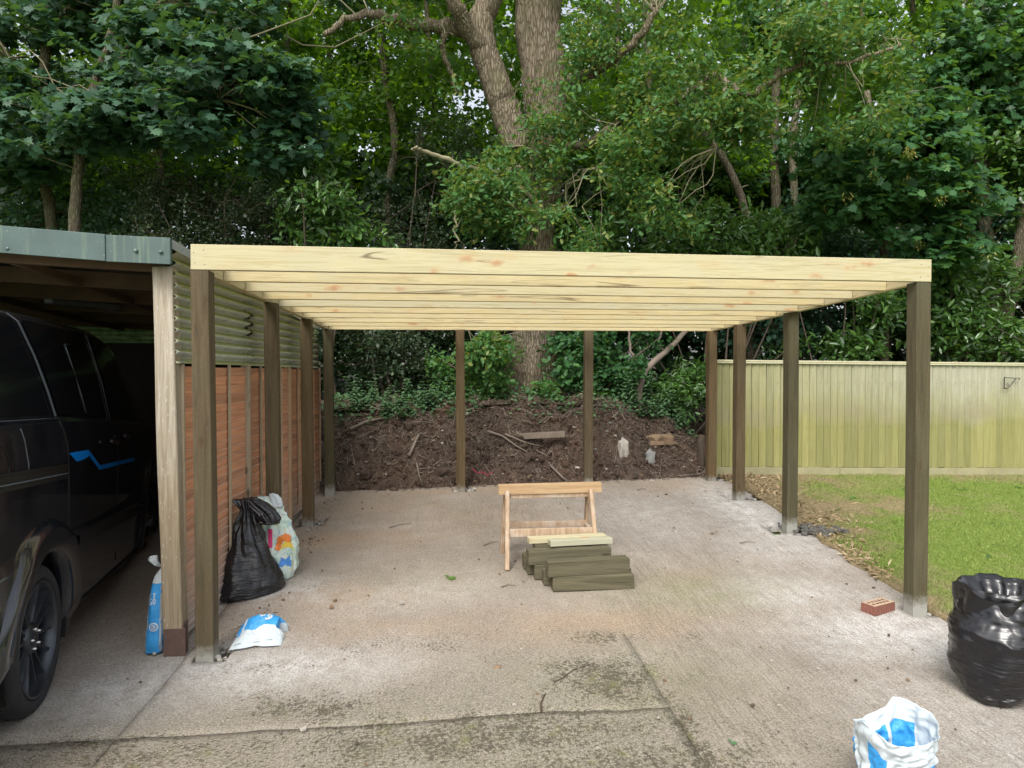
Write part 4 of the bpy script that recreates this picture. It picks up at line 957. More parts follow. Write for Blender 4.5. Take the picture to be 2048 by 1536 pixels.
# wheels
def wheel(s, side=0):
    A = (VS, (0, 0, 1), -VT if side == 0 else VT)      # axis points outwards
    c = vp(s, 0.055 if side == 0 else 1.945, WH)
    w = bpy.data.objects.new('wheel', None); COL.objects.link(w); w.parent = van; w.location = c-ORG[van]; ORG[w] = c; w.empty_display_size = .1
    mb = MB(); R = 0.378; mb.lathe([(.295, -.02), (.30, .025), (.315, .035), (.345, .034), (.366, .018), (R, -.004), (R+.001, -.05), (R+.001, -.15), (R-.01, -.2), (.30, -.22), (.29, -.1)], c, A, 80, closed=True)
    mb.obj('tyre', RUBB, w, smooth=True)
    mb = MB(); X, Z, O_ = np.array(A[0]), np.array([0, 0, 1.0]), np.array(A[2])
    for i in range(64):           # tread blocks
        q = 2*math.pi*i/64; rd = X*math.cos(q)+Z*math.sin(q); tn = -X*math.sin(q)+Z*math.cos(q)
        mb.box(c+rd*(R+.001)+O_*(-.028), (.008, .028, .04), (rd, tn, O_))
        mb.box(c+rd*(R+.001)+O_*(-.085), (.008, .029, .05), (rd, tn, O_))
        mb.box(c+rd*(R+.001)+O_*(-.15), (.008, .029, .05), (rd, tn, O_))
    mb.obj('tread', RUBB, w, kind='stuff')
    mb = MB(); mb.lathe([(.298, .02), (.296, .032), (.285, .030), (.276, .012), (.268, -.03), (.262, -.16), (.298, -.16)], c, A, 64, closed=True); mb.obj('rim', RIM, w, smooth=True)
    mb = MB(); mb.lathe([(0, .005), (.03, .008), (.062, .006), (.085, -.008), (.09, -.04), (0, -.04)], c, A, 40); mb.obj('hub', RIM, w, smooth=True)
    for i in range(14):
        q = 2*math.pi*(i//2)/7+(0.155 if i % 2 else -0.155)+.1; q2 = 2*math.pi*(i//2)/7+(0.24 if i % 2 else -.24)+.1
        p0 = c+(X*math.cos(q)+Z*math.sin(q))*.068+O_*(-.012); p1 = c+(X*math.cos(q2)+Z*math.sin(q2))*.282+O_*.006
        d = p1-p0; L = np.linalg.norm(d); d /= L; sd_ = np.cross(O_, d); up_ = np.cross(d, sd_); mb = MB(); V = []
        for (t, w0, h0) in ((0, .018, .04), (.5, .012, .034), (1, .017, .040)):
            for (j, k) in ((-1, -1), (1, -1), (.45, 0), (-.45, 0)): V.append(p0+d*L*t+sd_*w0*j+O_*(h0*(k)))
        F = [(a+b, a+(b+1) % 4, a+4+(b+1) % 4, a+4+b) for a in (0, 4) for b in range(4)]+[(3, 2, 1, 0), (8, 9, 10, 11)]
        mb.add(V, F); mb.obj('spoke', RIM, w)
    for i in range(5):
        q = 2*math.pi*i/5+.5; p = c+(X*math.cos(q)+Z*math.sin(q))*.052+O_*.006
        mb = MB(); mb.lathe([(.0095, -.01), (.0095, .008), (.006, .015), (0, .017)], p, A, 6); mb.obj('wheel_nut', CHROME, w, smooth=True)
    mb = MB(); mb.lathe([(0.025, .009), (.022, .013), (0, .014)], c, A, 24); mb.obj('centre_cap', PLAST, w, smooth=True)
    mb = MB(); mb.lathe([(0, -.07), (.16, -.07), (.165, -.09), (.0, -.09)], c, A, 32); mb.obj('brake_disc', simple('brake_disc_steel', (.10, .095, .09), .4, .8), w)
    return w
wheel(WC); wheel(FC); wheel(WC, 1); wheel(FC, 1)

# ================================================================== SAWHORSE AND OFFCUTS
sh = thing('sawhorse', 'wooden sawhorse standing behind the stack of timber offcuts', 'sawhorse', (2.4, 1.65, 0.14))
tL = np.array(W(997, 979, 5.66)); tR = np.array(W(1203, 980, 5.76))
tdir = (tR-tL); tdir[2] = 0; tdir /= np.linalg.norm(tdir); tn_ = np.array([-tdir[1], tdir[0], 0])
def shp(a, off, z): p = tL+tdir*a+tn_*off; return np.array([p[0], p[1], z])
TZ = float(tL[2])
TLn = float(np.linalg.norm((tR-tL)[:2]))
timber('top_rail', shp(0, .03, TZ-.005), shp(TLn, .03, TZ+.0), .075, .082, SAWT, sh)
for a in (0.07, TLn-.10):
    for sgn in (-1, 1):
        foot = shp(a+(-.03 if a < .3 else .03)*0.6, .03+sgn*.215, 0); gz = g(foot[0], foot[1])-.002; foot[2] = gz
        head = shp(a, .03+sgn*.052, TZ-.01)
        MB().beam(foot, head, .034, .062, up=tn_).obj('leg', SAWL, sh, bevel=.004, origin=tuple(foot))
    MB().beam(shp(a, -.065, TZ-.10), shp(a, .125, TZ-.10), .024, .09).obj('gusset', SAWL, sh, bevel=.003)
    MB().beam(shp(a, -.13, TZ-.36), shp(a, .19, TZ-.36), .024, .05).obj('cross_bar', SAWL, sh, bevel=.003)
timber('under_rail', shp(.10, .03, TZ-.062), shp(TLn-.08, .03, TZ-.062), .05, .036, SAWL, sh)
timber('stretcher', shp(.07, -.105, TZ-.345), shp(TLn-.10, -.105, TZ-.345), .03, .062, SAWL, sh)
timber('stretcher', shp(.07, .165, TZ-.335), shp(TLn-.10, .165, TZ-.335), .03, .05, SAWL, sh)

def offcut(xl, xr, y, z, sk, label, mat=OFFG, w=.108, h=.110, end=ENDG):
    gz = g((xl+xr)/2, y)
    a = (xl, y, gz+z+h/2); b = (xr, y+sk, gz+z+h/2)
    return tag(timber('timber_offcut', a, b, w, h-.001, mat), label, 'timber', 'stack of timber offcuts in front of the sawhorse')
offcut(2.285, 2.905, .845, .0, .0, 'green-brown square offcut at the bottom front of the stack')
offcut(2.235, 2.915, .965, .0, .0, 'second bottom offcut of the stack, just behind the front one', w=.10)
offcut(2.18, 2.86, 1.085, .0, .0, 'third bottom offcut of the stack, its dark end stepping out left', w=.10)
offcut(2.135, 2.83, 1.20, .0, .01, 'fourth bottom offcut of the stack, under the upper left timber', w=.10)
offcut(2.12, 2.80, 1.32, .0, .01, 'rearmost bottom offcut of the stack, nearest the sawhorse', w=.10)
offcut(2.245, 2.88, .835, .111, .06, 'green-brown offcut lying on the front bottom one, upper front of the stack')
offcut(2.13, 2.80, 1.10, .111, .05, 'thick green offcut under the pale boards, sticking out furthest left')
offcut(2.20, 2.78, 1.225, .111, .05, 'green offcut at the back of the upper layer, under the pale boards', w=.10)
offcut(2.155, 2.80, 1.255, .2225, .06, 'pale treated board on top of the stack, partly covered by the other pale one', PINEZ, .09, .044)
offcut(2.315, 2.83, 1.165, .2225, .05, 'pale treated board with an angled end, top front of the stack', PINEZ, .085, .046)
MB().beam((2.235, .80, g(2.2, .8)+.11), (2.235, .80, g(2.2, .8)+.215), .012, .03).obj('wood_sliver', SAWT)
tag(bpy.data.objects['wood_sliver'], 'thin pale wood sliver wedged at the left of the offcut stack', 'wood')

# ================================================================== BRICK
bk = thing('perforated_brick', 'red perforated brick lying beside the front right post', 'brick', (4.49, .24, .065))
c0 = np.array([4.399, .152]); c1 = np.array([4.601, .233]); e1 = (c1-c0)/np.linalg.norm(c1-c0); e2 = np.array([-e1[1], e1[0]])
zb = g(4.5, .2)+.004
xs_ = [0, .022, .047, .060, .085, .096, .121, .132, .157, .168, .193, .215]; ys_ = [0, .022, .045, .058, .081, .1025]
mb = MB()
def bpnt(a, b, z): p = c0+e1*a+e2*b; return (p[0], p[1], zb+z)
for i in range(len(xs_)-1):
    for j in range(len(ys_)-1):
        hole = (i in (1, 3, 5, 7, 9)) and (j in (1, 3)); zt = .045 if hole else .065; m = 1
        q = [(xs_[i], ys_[j]), (xs_[i+1], ys_[j]), (xs_[i+1], ys_[j+1]), (xs_[i], ys_[j+1])]
        mb.add([bpnt(a, b, zt) for a, b in q], [(0, 1, 2, 3)], 1)
        if hole:
            for k in range(4):
                a, b = q[k], q[(k+1) % 4]; mb.add([bpnt(*a, .065), bpnt(*b, .065), bpnt(*b, .045), bpnt(*a, .045)], [(0, 1, 2, 3)], 0)
cor = [(0, 0), (.215, 0), (.215, .1025), (0, .1025)]
for k in range(4):
    a, b = cor[k], cor[(k+1) % 4]; n = 18 if k % 2 == 0 else 8; out = [(0, -1), (1, 0), (0, 1), (-1, 0)][k]
    for i in range(n):        # vertical scratches on the faces
        t0, t1 = i/n, (i+1)/n; o = .0012 if i % 2 else 0
        p = lambda t: (a[0]+(b[0]-a[0])*t+out[0]*o, a[1]+(b[1]-a[1])*t+out[1]*o)
        mb.add([bpnt(*p(t0), 0), bpnt(*p(t1), 0), bpnt(*p(t1), .065), bpnt(*p(t0), .065)], [(0, 1, 2, 3)], 0)
mb.obj('brick_body', [BRICKM, BRICKT], bk)

# ================================================================== BAGS
def bag(name, rings, n, mat, parent=None, wr=0.01, seed=0, sub=4, label=None, closed_top=False, fold=None, hw=0.0):
    """rings: list of (z, cx, cy, rx, ry, rot, squareness). Loft with wrinkles."""
    R = []
    for a, b in zip(rings, rings[1:]):
        for k in range(sub): t = k/sub; R.append([a[i]+(b[i]-a[i])*t for i in range(7)])
    R.append(list(rings[-1])); V = []; m = len(R)
    for j, (z, cx, cy, rx, ry, rot, sq) in enumerate(R):
        for i in range(n):
            q = 2*math.pi*i/n; cq, sq_ = math.cos(q), math.sin(q); e = 1-sq*.62
            x = math.copysign(abs(cq)**e, cq)*rx; y = math.copysign(abs(sq_)**e, sq_)*ry
            d = wr*(nz(cq*.8+seed, sq_*.8, z*3, 2.2)*2.2+nz(cq*3+seed, sq_*3, z*16, 2.0)*.25)
            d += hw*((1-abs(nz(cq*.7+seed, sq_*.7+z*2.5, z*13, 1.3))*2.2)**3*1.2-.3)
            if fold: d += fold(j/(m-1))*(math.cos(q*13+seed+4*nz(z*3, seed, 0))*.6+math.cos(q*7+1+z*9)*.4)
            rr = math.hypot(x, y)+1e-6; x *= (1+d/rr) if rr > .01 else 1; y *= (1+d/rr) if rr > .01 else 1
            V.append((cx+x*math.cos(rot)-y*math.sin(rot), cy+x*math.sin(rot)+y*math.cos(rot), z+d*.3))
    F = []
    for j in range(m-1):
        for i in range(n): a = j*n+i; b = j*n+(i+1) % n; F.append((a, b, b+n, a+n))
    F.append(tuple(range(n))[::-1])
    if closed_top: F.append(tuple((m-1)*n+k for k in range(n)))
    o = obj(name, V, F, mat, parent, smooth=True)
    if label: o['label'] = label
    return o
# right-hand bin bag, open mouth gathered and folded
gz = g(4.45, -.85)+.002
b1 = thing('bin_bag', 'full black bin bag with a gaping mouth, on the concrete beside the lawn', 'rubbish bag', (4.45, -.72, gz), 'black bin bags')
cx, cy = 4.425, -.86
bag('bag_body', [(gz, cx-.08, cy-.05, .07, .07, 0, 0), (gz+.008, cx-.075, cy-.05, .11, .10, .2, .1), (gz+.05, cx-.05, cy-.03, .165, .15, .3, .1), (gz+.13, cx-.02, cy-.01, .215, .20, .4, .1), (gz+.24, cx, cy, .248, .228, .5, .1),
   (gz+.33, cx, cy, .256, .235, .5, .2), (gz+.37, cx+.005, cy+.01, .252, .23, .4, .2), (gz+.42, cx+.01, cy+.01, .225, .205, .4, .2), (gz+.50, cx+.015, cy+.02, .222, .195, .3, .25), (gz+.56, cx+.02, cy+.03, .212, .185, .3, .25),
   (gz+.575, cx+.02, cy+.03, .200, .17, .3, .2), (gz+.55, cx+.02, cy+.02, .18, .15, .3, 0), (gz+.48, cx+.02, cy+.01, .145, .12, .3, 0), (gz+.40, cx+.01, cy, .10, .08, .3, 0), (gz+.36, cx+.01, cy, .03, .03, .3, 0)], 180, BINB, b1, .012, 2.0, 6,
   closed_top=True, fold=lambda t: .001+.010*max(0, min(1, (t-.5)*3)), hw=.006)
# folded flap of the mouth
def flap(u, v):
    q = math.radians(150+150*u); r = .222-.015*v+.014*math.sin(u*21+v*3); return (cx+.01+r*math.cos(q), cy+.01+r*.88*math.sin(q), gz+.565-.15*v*(1-.5*abs(u-.5))+.03*math.sin(u*9)-.08*u*v)
mb = MB(); mb.grid(flap, 60, 10); mb.obj('folded_mouth', BINB, b1, smooth=True)

# left-hand bin bag leaning on the boards, twisted neck flopping over
gz = g(0.05, 1.0)+.004
b2 = thing('bin_bag', 'black bin bag with a twisted neck, leaning against the orange boarded wall', 'rubbish bag', (.03, 1.05, gz), 'black bin bags')
bag('bag_body', [(gz, .03, 1.04, .12, .07, .5, .3), (gz+.004, .03, 1.04, .23, .135, .65, .6), (gz+.03, .03, 1.05, .255, .155, .65, .5), (gz+.09, .03, 1.06, .235, .155, .62, .3), (gz+.17, .02, 1.07, .205, .145, .6, .2), (gz+.27, .01, 1.08, .165, .12, .5, .1), (gz+.37, 0.0, 1.09, .125, .095, .4, 0),
   (gz+.47, 0.0, 1.09, .095, .075, .3, 0), (gz+.56, .0, 1.09, .065, .055, .3, 0), (gz+.61, .0, 1.09, .045, .045, .3, 0), (gz+.66, -.01, 1.09, .07, .05, .3, 0), (gz+.70, -.02, 1.09, .085, .03, .3, 0)], 128, BINB, b2, .012, 5.0, 5, closed_top=True,
   fold=lambda t: .0015+.011*max(0, min(1, (t-.25)*2.2)), hw=.006)
bag('flopped_neck', [(gz+.50, .175, 1.10, .03, .02, 0, 0), (gz+.505, .17, 1.10, .055, .05, 0, 0), (gz+.54, .155, 1.10, .075, .055, 0, 0), (gz+.60, .12, 1.10, .085, .055, 0, .1), (gz+.655, .06, 1.10, .085, .05, 0, .1), (gz+.69, .03, 1.10, .06, .04, 0, 0), (gz+.705, .02, 1.10, .02, .02, 0, 0)], 64, BINB, b2, .012, 9.0, 5, closed_top=True, fold=lambda t: .006, hw=.006)
# printed carrier bag behind it
gz = g(.2, 1.33)+.004
cbg = thing('carrier_bag', 'pale green printed carrier bag standing behind the black bin bag', 'shopping bag', (.17, 1.33, gz))
bag('bag_body', [(gz, .13, 1.33, .10, .08, .1, .2), (gz+.004, .13, 1.33, .15, .11, .1, .3), (gz+.08, .135, 1.33, .17, .12, .1, .3), (gz+.2, .13, 1.34, .175, .115, .1, .3), (gz+.34, .12, 1.35, .165, .095, .1, .2), (gz+.44, .11, 1.35, .135, .07, .1, .1), (gz+.52, .10, 1.34, .11, .05, .1, 0), (gz+.60, .085, 1.33, .095, .028, .1, 0), (gz+.645, .085, 1.33, .075, .012, .1, 0)], 96, PATT, cbg, .012, 3.0, 5, closed_top=True, fold=lambda t: .003+.005*t, hw=.010)
bag('handle', [(gz+.56, .16, 1.32, .04, .02, 0, 0), (gz+.62, .15, 1.32, .045, .018, 0, 0), (gz+.66, .135, 1.32, .035, .014, 0, 0), (gz+.672, .12, 1.32, .01, .01, 0, 0)], 32, BAGWHITE, cbg, .006, 4, 4, closed_top=True, fold=lambda t: .003)

from mathutils.bvhtree import BVHTree
def decal(name, poly2d, mat, surf, parent, c, ax, ay, n, off=0.003, smooth=False):
    """press a flat 2-D shape (list of polygons) onto the surface of surf: centre c, axes ax, ay, looking along -n."""
    me = surf.data; o0 = Vector(ORG[surf]); bvh = BVHTree.FromPolygons([v.co+o0 for v in me.vertices], [p.vertices[:] for p in me.polygons])
    c, ax, ay, n = [Vector(x) for x in (c, ax, ay, n)]; mb = MB()
    for poly in poly2d:
        P = []
        for (x, y) in poly:
            o = c+ax*x+ay*y+n*.3; h = bvh.ray_cast(o, -n, .8)
            if h[0] is None: break
            P.append(tuple(h[0]+h[1]*(off if h[1].dot(n) > 0 else -off)))
        if len(P) < len(poly): continue
        mb.add(P, [tuple(range(len(P)))])
    return mb.obj(name, mat, parent)
def tess(poly, st):     # cut a polygon into small quads (rectangular bounds test) so it follows the surface
    xs = [p[0] for p in poly]; ys = [p[1] for p in poly]; out = []
    def inside(x, y):
        r = False; j = len(poly)-1
        for i in range(len(poly)):
            xi, yi = poly[i]; xj, yj = poly[j]
            if (yi > y) != (yj > y) and x < (xj-xi)*(y-yi)/(yj-yi+1e-12)+xi: r = not r
            j = i
        return r
    X = np.arange(min(xs), max(xs), st); Y = np.arange(min(ys), max(ys), st)
    for a in X:
        for b in Y:
            if inside(a+st/2, b+st/2): out.append([(a, b), (a+st, b), (a+st, b+st), (a, b+st)])
    return out
def ringp(cx, cy, r0, r1, n=28, e=1.0):
    return [[(cx+r0*math.cos(a), cy+r0*e*math.sin(a)), (cx+r1*math.cos(a), cy+r1*e*math.sin(a)), (cx+r1*math.cos(b), cy+r1*e*math.sin(b)), (cx+r0*math.cos(b), cy+r0*e*math.sin(b))] for a, b in [(2*math.pi*i/n, 2*math.pi*(i+1)/n) for i in range(n)]]
def strokes(pts, w):
    out = []
    for (a, b) in zip(pts, pts[1:]):
        L = math.hypot(b[0]-a[0], b[1]-a[1])+1e-9; nx_, ny_ = -(b[1]-a[1])/L*w/2, (b[0]-a[0])/L*w/2
        out.append([(a[0]+nx_, a[1]+ny_), (a[0]-nx_, a[1]-ny_), (b[0]-nx_, b[1]-ny_), (b[0]+nx_, b[1]+ny_)])
    return out
GL = {'S': [(.9, .85), (.5, 1), (.1, .8), (.2, .55), (.8, .45), (.9, .2), (.5, 0), (.1, .15)], '0': [(.5, 0), (.15, .25), (.15, .75), (.5, 1), (.85, .75), (.85, .25), (.5, 0)], '2': [(.1, .8), (.5, 1), (.85, .75), (.1, 0), (.9, 0)],
      'C': [(.9, .85), (.5, 1), (.12, .75), (.12, .25), (.5, 0), (.9, .15)], 'O': [(.5, 0), (.15, .25), (.15, .75), (.5, 1), (.85, .75), (.85, .25), (.5, 0)], '9': [(.85, .6), (.5, .45), (.15, .7), (.5, 1), (.85, .75), (.8, .3), (.4, 0)],
      'F': [(.1, 0), (.1, 1), (.85, 1)], 'T': [(.5, 0), (.5, 1), (.05, 1), (.95, 1)], 'I': [(.5, 0), (.5, 1)]}
def word(txt, x, y, h, w, sw, rot=0):
    out = []
    for i, ch in enumerate(txt):
        pts = [((a*.8+i)*w, b*h) for a, b in GL[ch]]
        pts = [(x+p[0]*math.cos(rot)-p[1]*math.sin(rot), y+p[0]*math.sin(rot)+p[1]*math.cos(rot)) for p in pts]
        out += strokes(pts, sw)
    return out
n_ = Vector((0.25, -1, .05)).normalized()
sfc = [o for o in cbg.children if o.name.startswith('bag_body')][0]
axx, ayy = (0.97, .24, 0), (0, 0, 1)
decal('orange_motif', tess([(.015, .24), (.04, .33), (.09, .36), (.14, .34), (.13, .29), (.08, .30), (.05, .23)], .01), ORANGEP, sfc, cbg, (.13, 1.3, gz), axx, ayy, n_)
decal('yellow_motif', tess([(.05, .24), (.09, .30), (.14, .29), (.15, .24), (.10, .25)], .01), YELP, sfc, cbg, (.13, 1.3, gz), axx, ayy, n_, .002)
decal('blue_motif', tess([(.04, .10), (.06, .18), (.10, .16), (.13, .19), (.14, .10), (.09, .12)], .009), BLUEP, sfc, cbg, (.13, 1.3, gz), axx, ayy, n_)
decal('pink_motif', tess([(-.03, .26), (-.03, .40), (.0, .40), (.0, .26)], .01), PINKP, sfc, cbg, (.13, 1.3, gz), axx, ayy, n_)

# blue and white sack lying on its side
gz = g(.3, .2)+.004
ls = thing('salt_sack', 'half-empty blue and white sack lying slumped right of the front left post', 'plastic sack', (.31, .25, gz), 'blue and white plastic sacks')
V = []; n = 110
def lie(u, v, top):
    x0 = -.145+.02*v; x = .175+(.285)*u+.015*v*0; y = .10+.33*v
    e = (4*u*(1-u))**.45*(4*max(0, min(1, (v+.02)/1.04))*(1-max(0, min(1, (v+.02)/1.04))))**.5
    h = (.035+.105*min(1, v*1.8)*(1-.35*max(0, v-.6)))*e
    x = .17+.29*u+.02*nz(u*2, v*3, 1)+.03*(1-v)*(u-.5)*.5; y = .10+.34*v+.045*u+.02*nz(u*3, v*2, 4)
    if u > .8 and .35 < v < .6: x -= .05*(u-.8)/.2
    w_ = .014*nz(u*5, v*5, 7)+.010*abs(nz(u*9, v*12, 9)) if top else 0
    return (x, y, gz+(h+w_*e if top else .002))
mb = MB(); mb.grid(lambda u, v: lie(u, v, True), n, n)
for f in range(len(mb.F)):
    j, i = divmod(f, n); u, v = i/n, j/n
    blue = (v > .34+.10*(u-.5)+.03*math.sin(u*12)) and not (abs(u-.16-.10*(v-.34)) < .022) and not (u > .93 and v > .5)
    if u < .14 and v < .62 and v > .12: blue = v > .25
    mb.M[f] = 1 if blue else 0
mb.obj('sack', [BAGWHITE, BAGBLUE], ls, smooth=True); sf = ls.children[0]
up = Vector((0, -.15, 1)).normalized()
decal('mark', word('S9', 0, 0, .055, .035, .010, -.6)+ringp(-.125, -.10, .014, .018, 20), BAGWHITE, sf, ls, (.30, .32, gz), (1, 0, 0), (0, 1, 0), up, .003)
decal('small_print', strokes([(-.11, -.185), (-.07, -.18)], .005)+strokes([(0, -.165), (.04, -.16)], .004)+strokes([(.07, -.15), (.11, -.145)], .004)+ringp(-.125, -.10, .006, .009, 16), BAGINK, sf, ls, (.30, .32, gz), (1, 0, 0), (0, 1, 0), up, .004)

# standing blue sack with a tied clear neck
gz = g(-.3, .2)+.003
ss_ = thing('salt_sack', 'upright blue sack with a tied milky neck, standing left of the leaning shed post', 'plastic sack', (-.29, .27, gz), 'blue and white plastic sacks')
SACKU = bag('sack', [(gz, -.285, .27, .035, .13, 0, .5), (gz+.003, -.285, .27, .057, .155, 0, .8), (gz+.05, -.284, .27, .063, .16, 0, .8), (gz+.15, -.28, .27, .060, .155, 0, .7), (gz+.27, -.277, .265, .054, .145, 0, .6), (gz+.37, -.272, .26, .049, .125, 0, .4), (gz+.42, -.27, .26, .045, .11, 0, .3)], 80, BAGBLUE, ss_, .004, 4, 6, hw=.006)
bag('neck', [(gz+.418, -.27, .26, .0455, .111, 0, .3), (gz+.45, -.268, .26, .042, .09, 0, .2), (gz+.48, -.265, .25, .03, .05, 0, 0), (gz+.505, -.262, .24, .012, .015, 0, 0), (gz+.53, -.255, .24, .018, .03, 0, 0), (gz+.58, -.235, .24, .022, .05, 0, 0)], 48, BAGCLEAR, ss_, .004, 2, 5, fold=lambda t: .004)
bag('loose_flap', [(gz+.50, -.262, .22, .006, .006, 0, 0), (gz+.52, -.29, .21, .018, .02, 0, 0), (gz+.55, -.315, .205, .03, .02, 0, 0), (gz+.575, -.31, .205, .022, .01, 0, 0), (gz+.58, -.305, .205, .005, .004, 0, 0)], 32, BAGCLEAR, ss_, .005, 6, 4, closed_top=True, fold=lambda t: .003)
sf = SACKU; nn = (0, -1, 0); cc = (-.281, .11, gz)
decal('side_seam', tess([(-.050, .01), (-.041, .01), (-.028, .41), (-.037, .41)], .009)+tess([(.038, .01), (.047, .01), (.042, .41), (.034, .41)], .009), BAGCLEAR, sf, ss_, cc, (1, 0, 0), (0, 0, 1), nn, .002)
decal('round_logo', ringp(0.003, .165, .019, .026, 32)+[[(0.003+.014*math.cos(a), .165+.014*math.sin(a)) for a in np.linspace(0, 6.28, 20)[:-1]]], BAGWHITE, sf, ss_, cc, (1, 0, 0), (0, 0, 1), nn, .003)
decal('logo_detail', [[(-.002+.004*math.cos(a), .168+.004*math.sin(a)) for a in np.linspace(0, 6.28, 12)[:-1]]]+strokes([(-.006, .160), (.012, .162)], .003), BLUEP, sf, ss_, cc, (1, 0, 0), (0, 0, 1), nn, .0045)
decal('lettering', word('SO', -.022, .30, .035, .018, .005)+word('FT', -.02, .335, .028, .016, .004), BAGWHITE, sf, ss_, cc, (1, 0, 0), (0, 0, 1), nn, .003)

# open white sack in the right foreground
gz = g(3.3, -1.6)+.003
ow = thing('salt_sack', 'open white and blue sack standing in the right foreground, its mouth gaping', 'plastic sack', (3.32, -1.58, gz), 'blue and white plastic sacks')
cx, cy = 3.335, -1.575
def owr(z, k, rot=.12): return (gz+z, cx+.01*k, cy, .150*(1+.03*k), .085*(1+.4*k), rot, .35)
V = []; F = []; n = 240; m = 70
def owp(i, j):
    t = j/m; q = 2*math.pi*i/n; cq, sn = math.cos(q), math.sin(q); z = .285*t
    e = .72; x = math.copysign(abs(cq)**e, cq)*(.135+.025*t-.05*max(0, .15-t)); y = math.copysign(abs(sn)**e, sn)*(.07+.045*t)
    dg = math.degrees(q) % 360
    z += li(dg, [(0, .045), (35, .06), (60, .062), (72, .02), (100, -.012), (125, .004), (150, .012), (178, .05), (196, .045), (225, .012), (270, -.018), (320, -.01), (345, .03), (360, .045)])*t**3
    d = .006*nz(cq*3, sn*3, t*4, 1.5)+.008*abs(nz(cq*2, sn*2+5, t*7, 1.2)); x += d*cq*2; y += d*sn*2+.012*math.sin(t*7+cq*3)*t
    r = .15; return (cx+x*math.cos(r)-y*math.sin(r), cy+x*math.sin(r)+y*math.cos(r), gz+z)
for j in range(m+1):
    for i in range(n): V.append(owp(i, j))
M = []
for j in range(m):
    for i in range(n):
        a = j*n+i; b = j*n+(i+1) % n; F.append((a, b, b+n, a+n)); q = 2*math.pi*(i+.5)/n; t = (j+.5)/m
        qd = math.degrees(q)
        front = 185 < qd < 355; blue = False
        if 190 < qd < 228 and t < .86-.004*(qd-190): blue = True
        if 236 < qd < 286 and t < .58: blue = True
        if 296 < qd < 345 and t < .60: blue = True
        if 20 < qd < 160 and t < .80 and not (70 < qd < 76): blue = True
        M.append(1 if blue else 0)
F.append(tuple(range(n))[::-1]); M.append(0)
o_ = obj('sack', V, F, [BAGWHITE, BAGBLUE], ow, smooth=True, midx=M); o_.modifiers.new('film', 'SOLIDIFY').thickness = .0012
decal('lettering', word('20', -.055, .11, .03, .028, .006, math.pi/2)+word('SC', .055, .158, .018, .022, .005), BAGWHITE, o_, ow, (cx, cy-.1, gz), (1, .0, 0), (0, 0, 1), (0, -1, .1), .003)

# ================================================================== FOLIAGE
def ellip_leaf(w, fold=.04, bend=-.06):
    V = [(0, 0, 0), (.32, w, fold), (.70, w*.85, fold+bend*.4), (1, 0, bend), (.70, -w*.85, fold+bend*.4), (.32, -w, fold)]
    return np.array(V), [(0, 3, 2, 1), (0, 5, 4, 3)]
def maple_leaf():
    P = [(0, 0), (.10, .20), (-.02, .42), (.26, .36), (.42, .56), (.55, .30), (.78, .30), (.72, .12), (1.0, 0), (.72, -.12), (.78, -.30), (.55, -.30), (.42, -.56), (.26, -.36), (-.02, -.42), (.10, -.20)]
    return np.array([(a, b, -.10*(a-.4)**2-.18*b*b) for a, b in P]), [tuple(range(8+1)), (0,)+tuple(range(8, 16))]
def oak_leaf():
    P = [(0, 0), (.22, .10), (.30, .22), (.40, .14), (.56, .30), (.66, .16), (.84, .22), (1, 0), (.84, -.22), (.66, -.16), (.56, -.30), (.40, -.14), (.30, -.22), (.22, -.10)]
    return np.array([(a, b, .25*abs(b)-.1*a*a) for a, b in P]), [tuple(range(8)), (0,)+tuple(range(7, 14))]
def tri_leaf(w=.38):
    return np.array([(0, 0, 0), (.5, w, .05), (1, 0, -.05), (.5, -w, .05)]), [(0, 3, 2, 1)]
SHAPES = {'maple': maple_leaf(), 'oak': oak_leaf(), 'laurel': ellip_leaf(.17), 'oval': ellip_leaf(.30), 'small': tri_leaf(.30), 'far': tri_leaf(.45), 'nettle': ellip_leaf(.30, .02, -.2), 'seed': tri_leaf(.14), 'litter': tri_leaf(.28), 'narrow': tri_leaf(.12)}
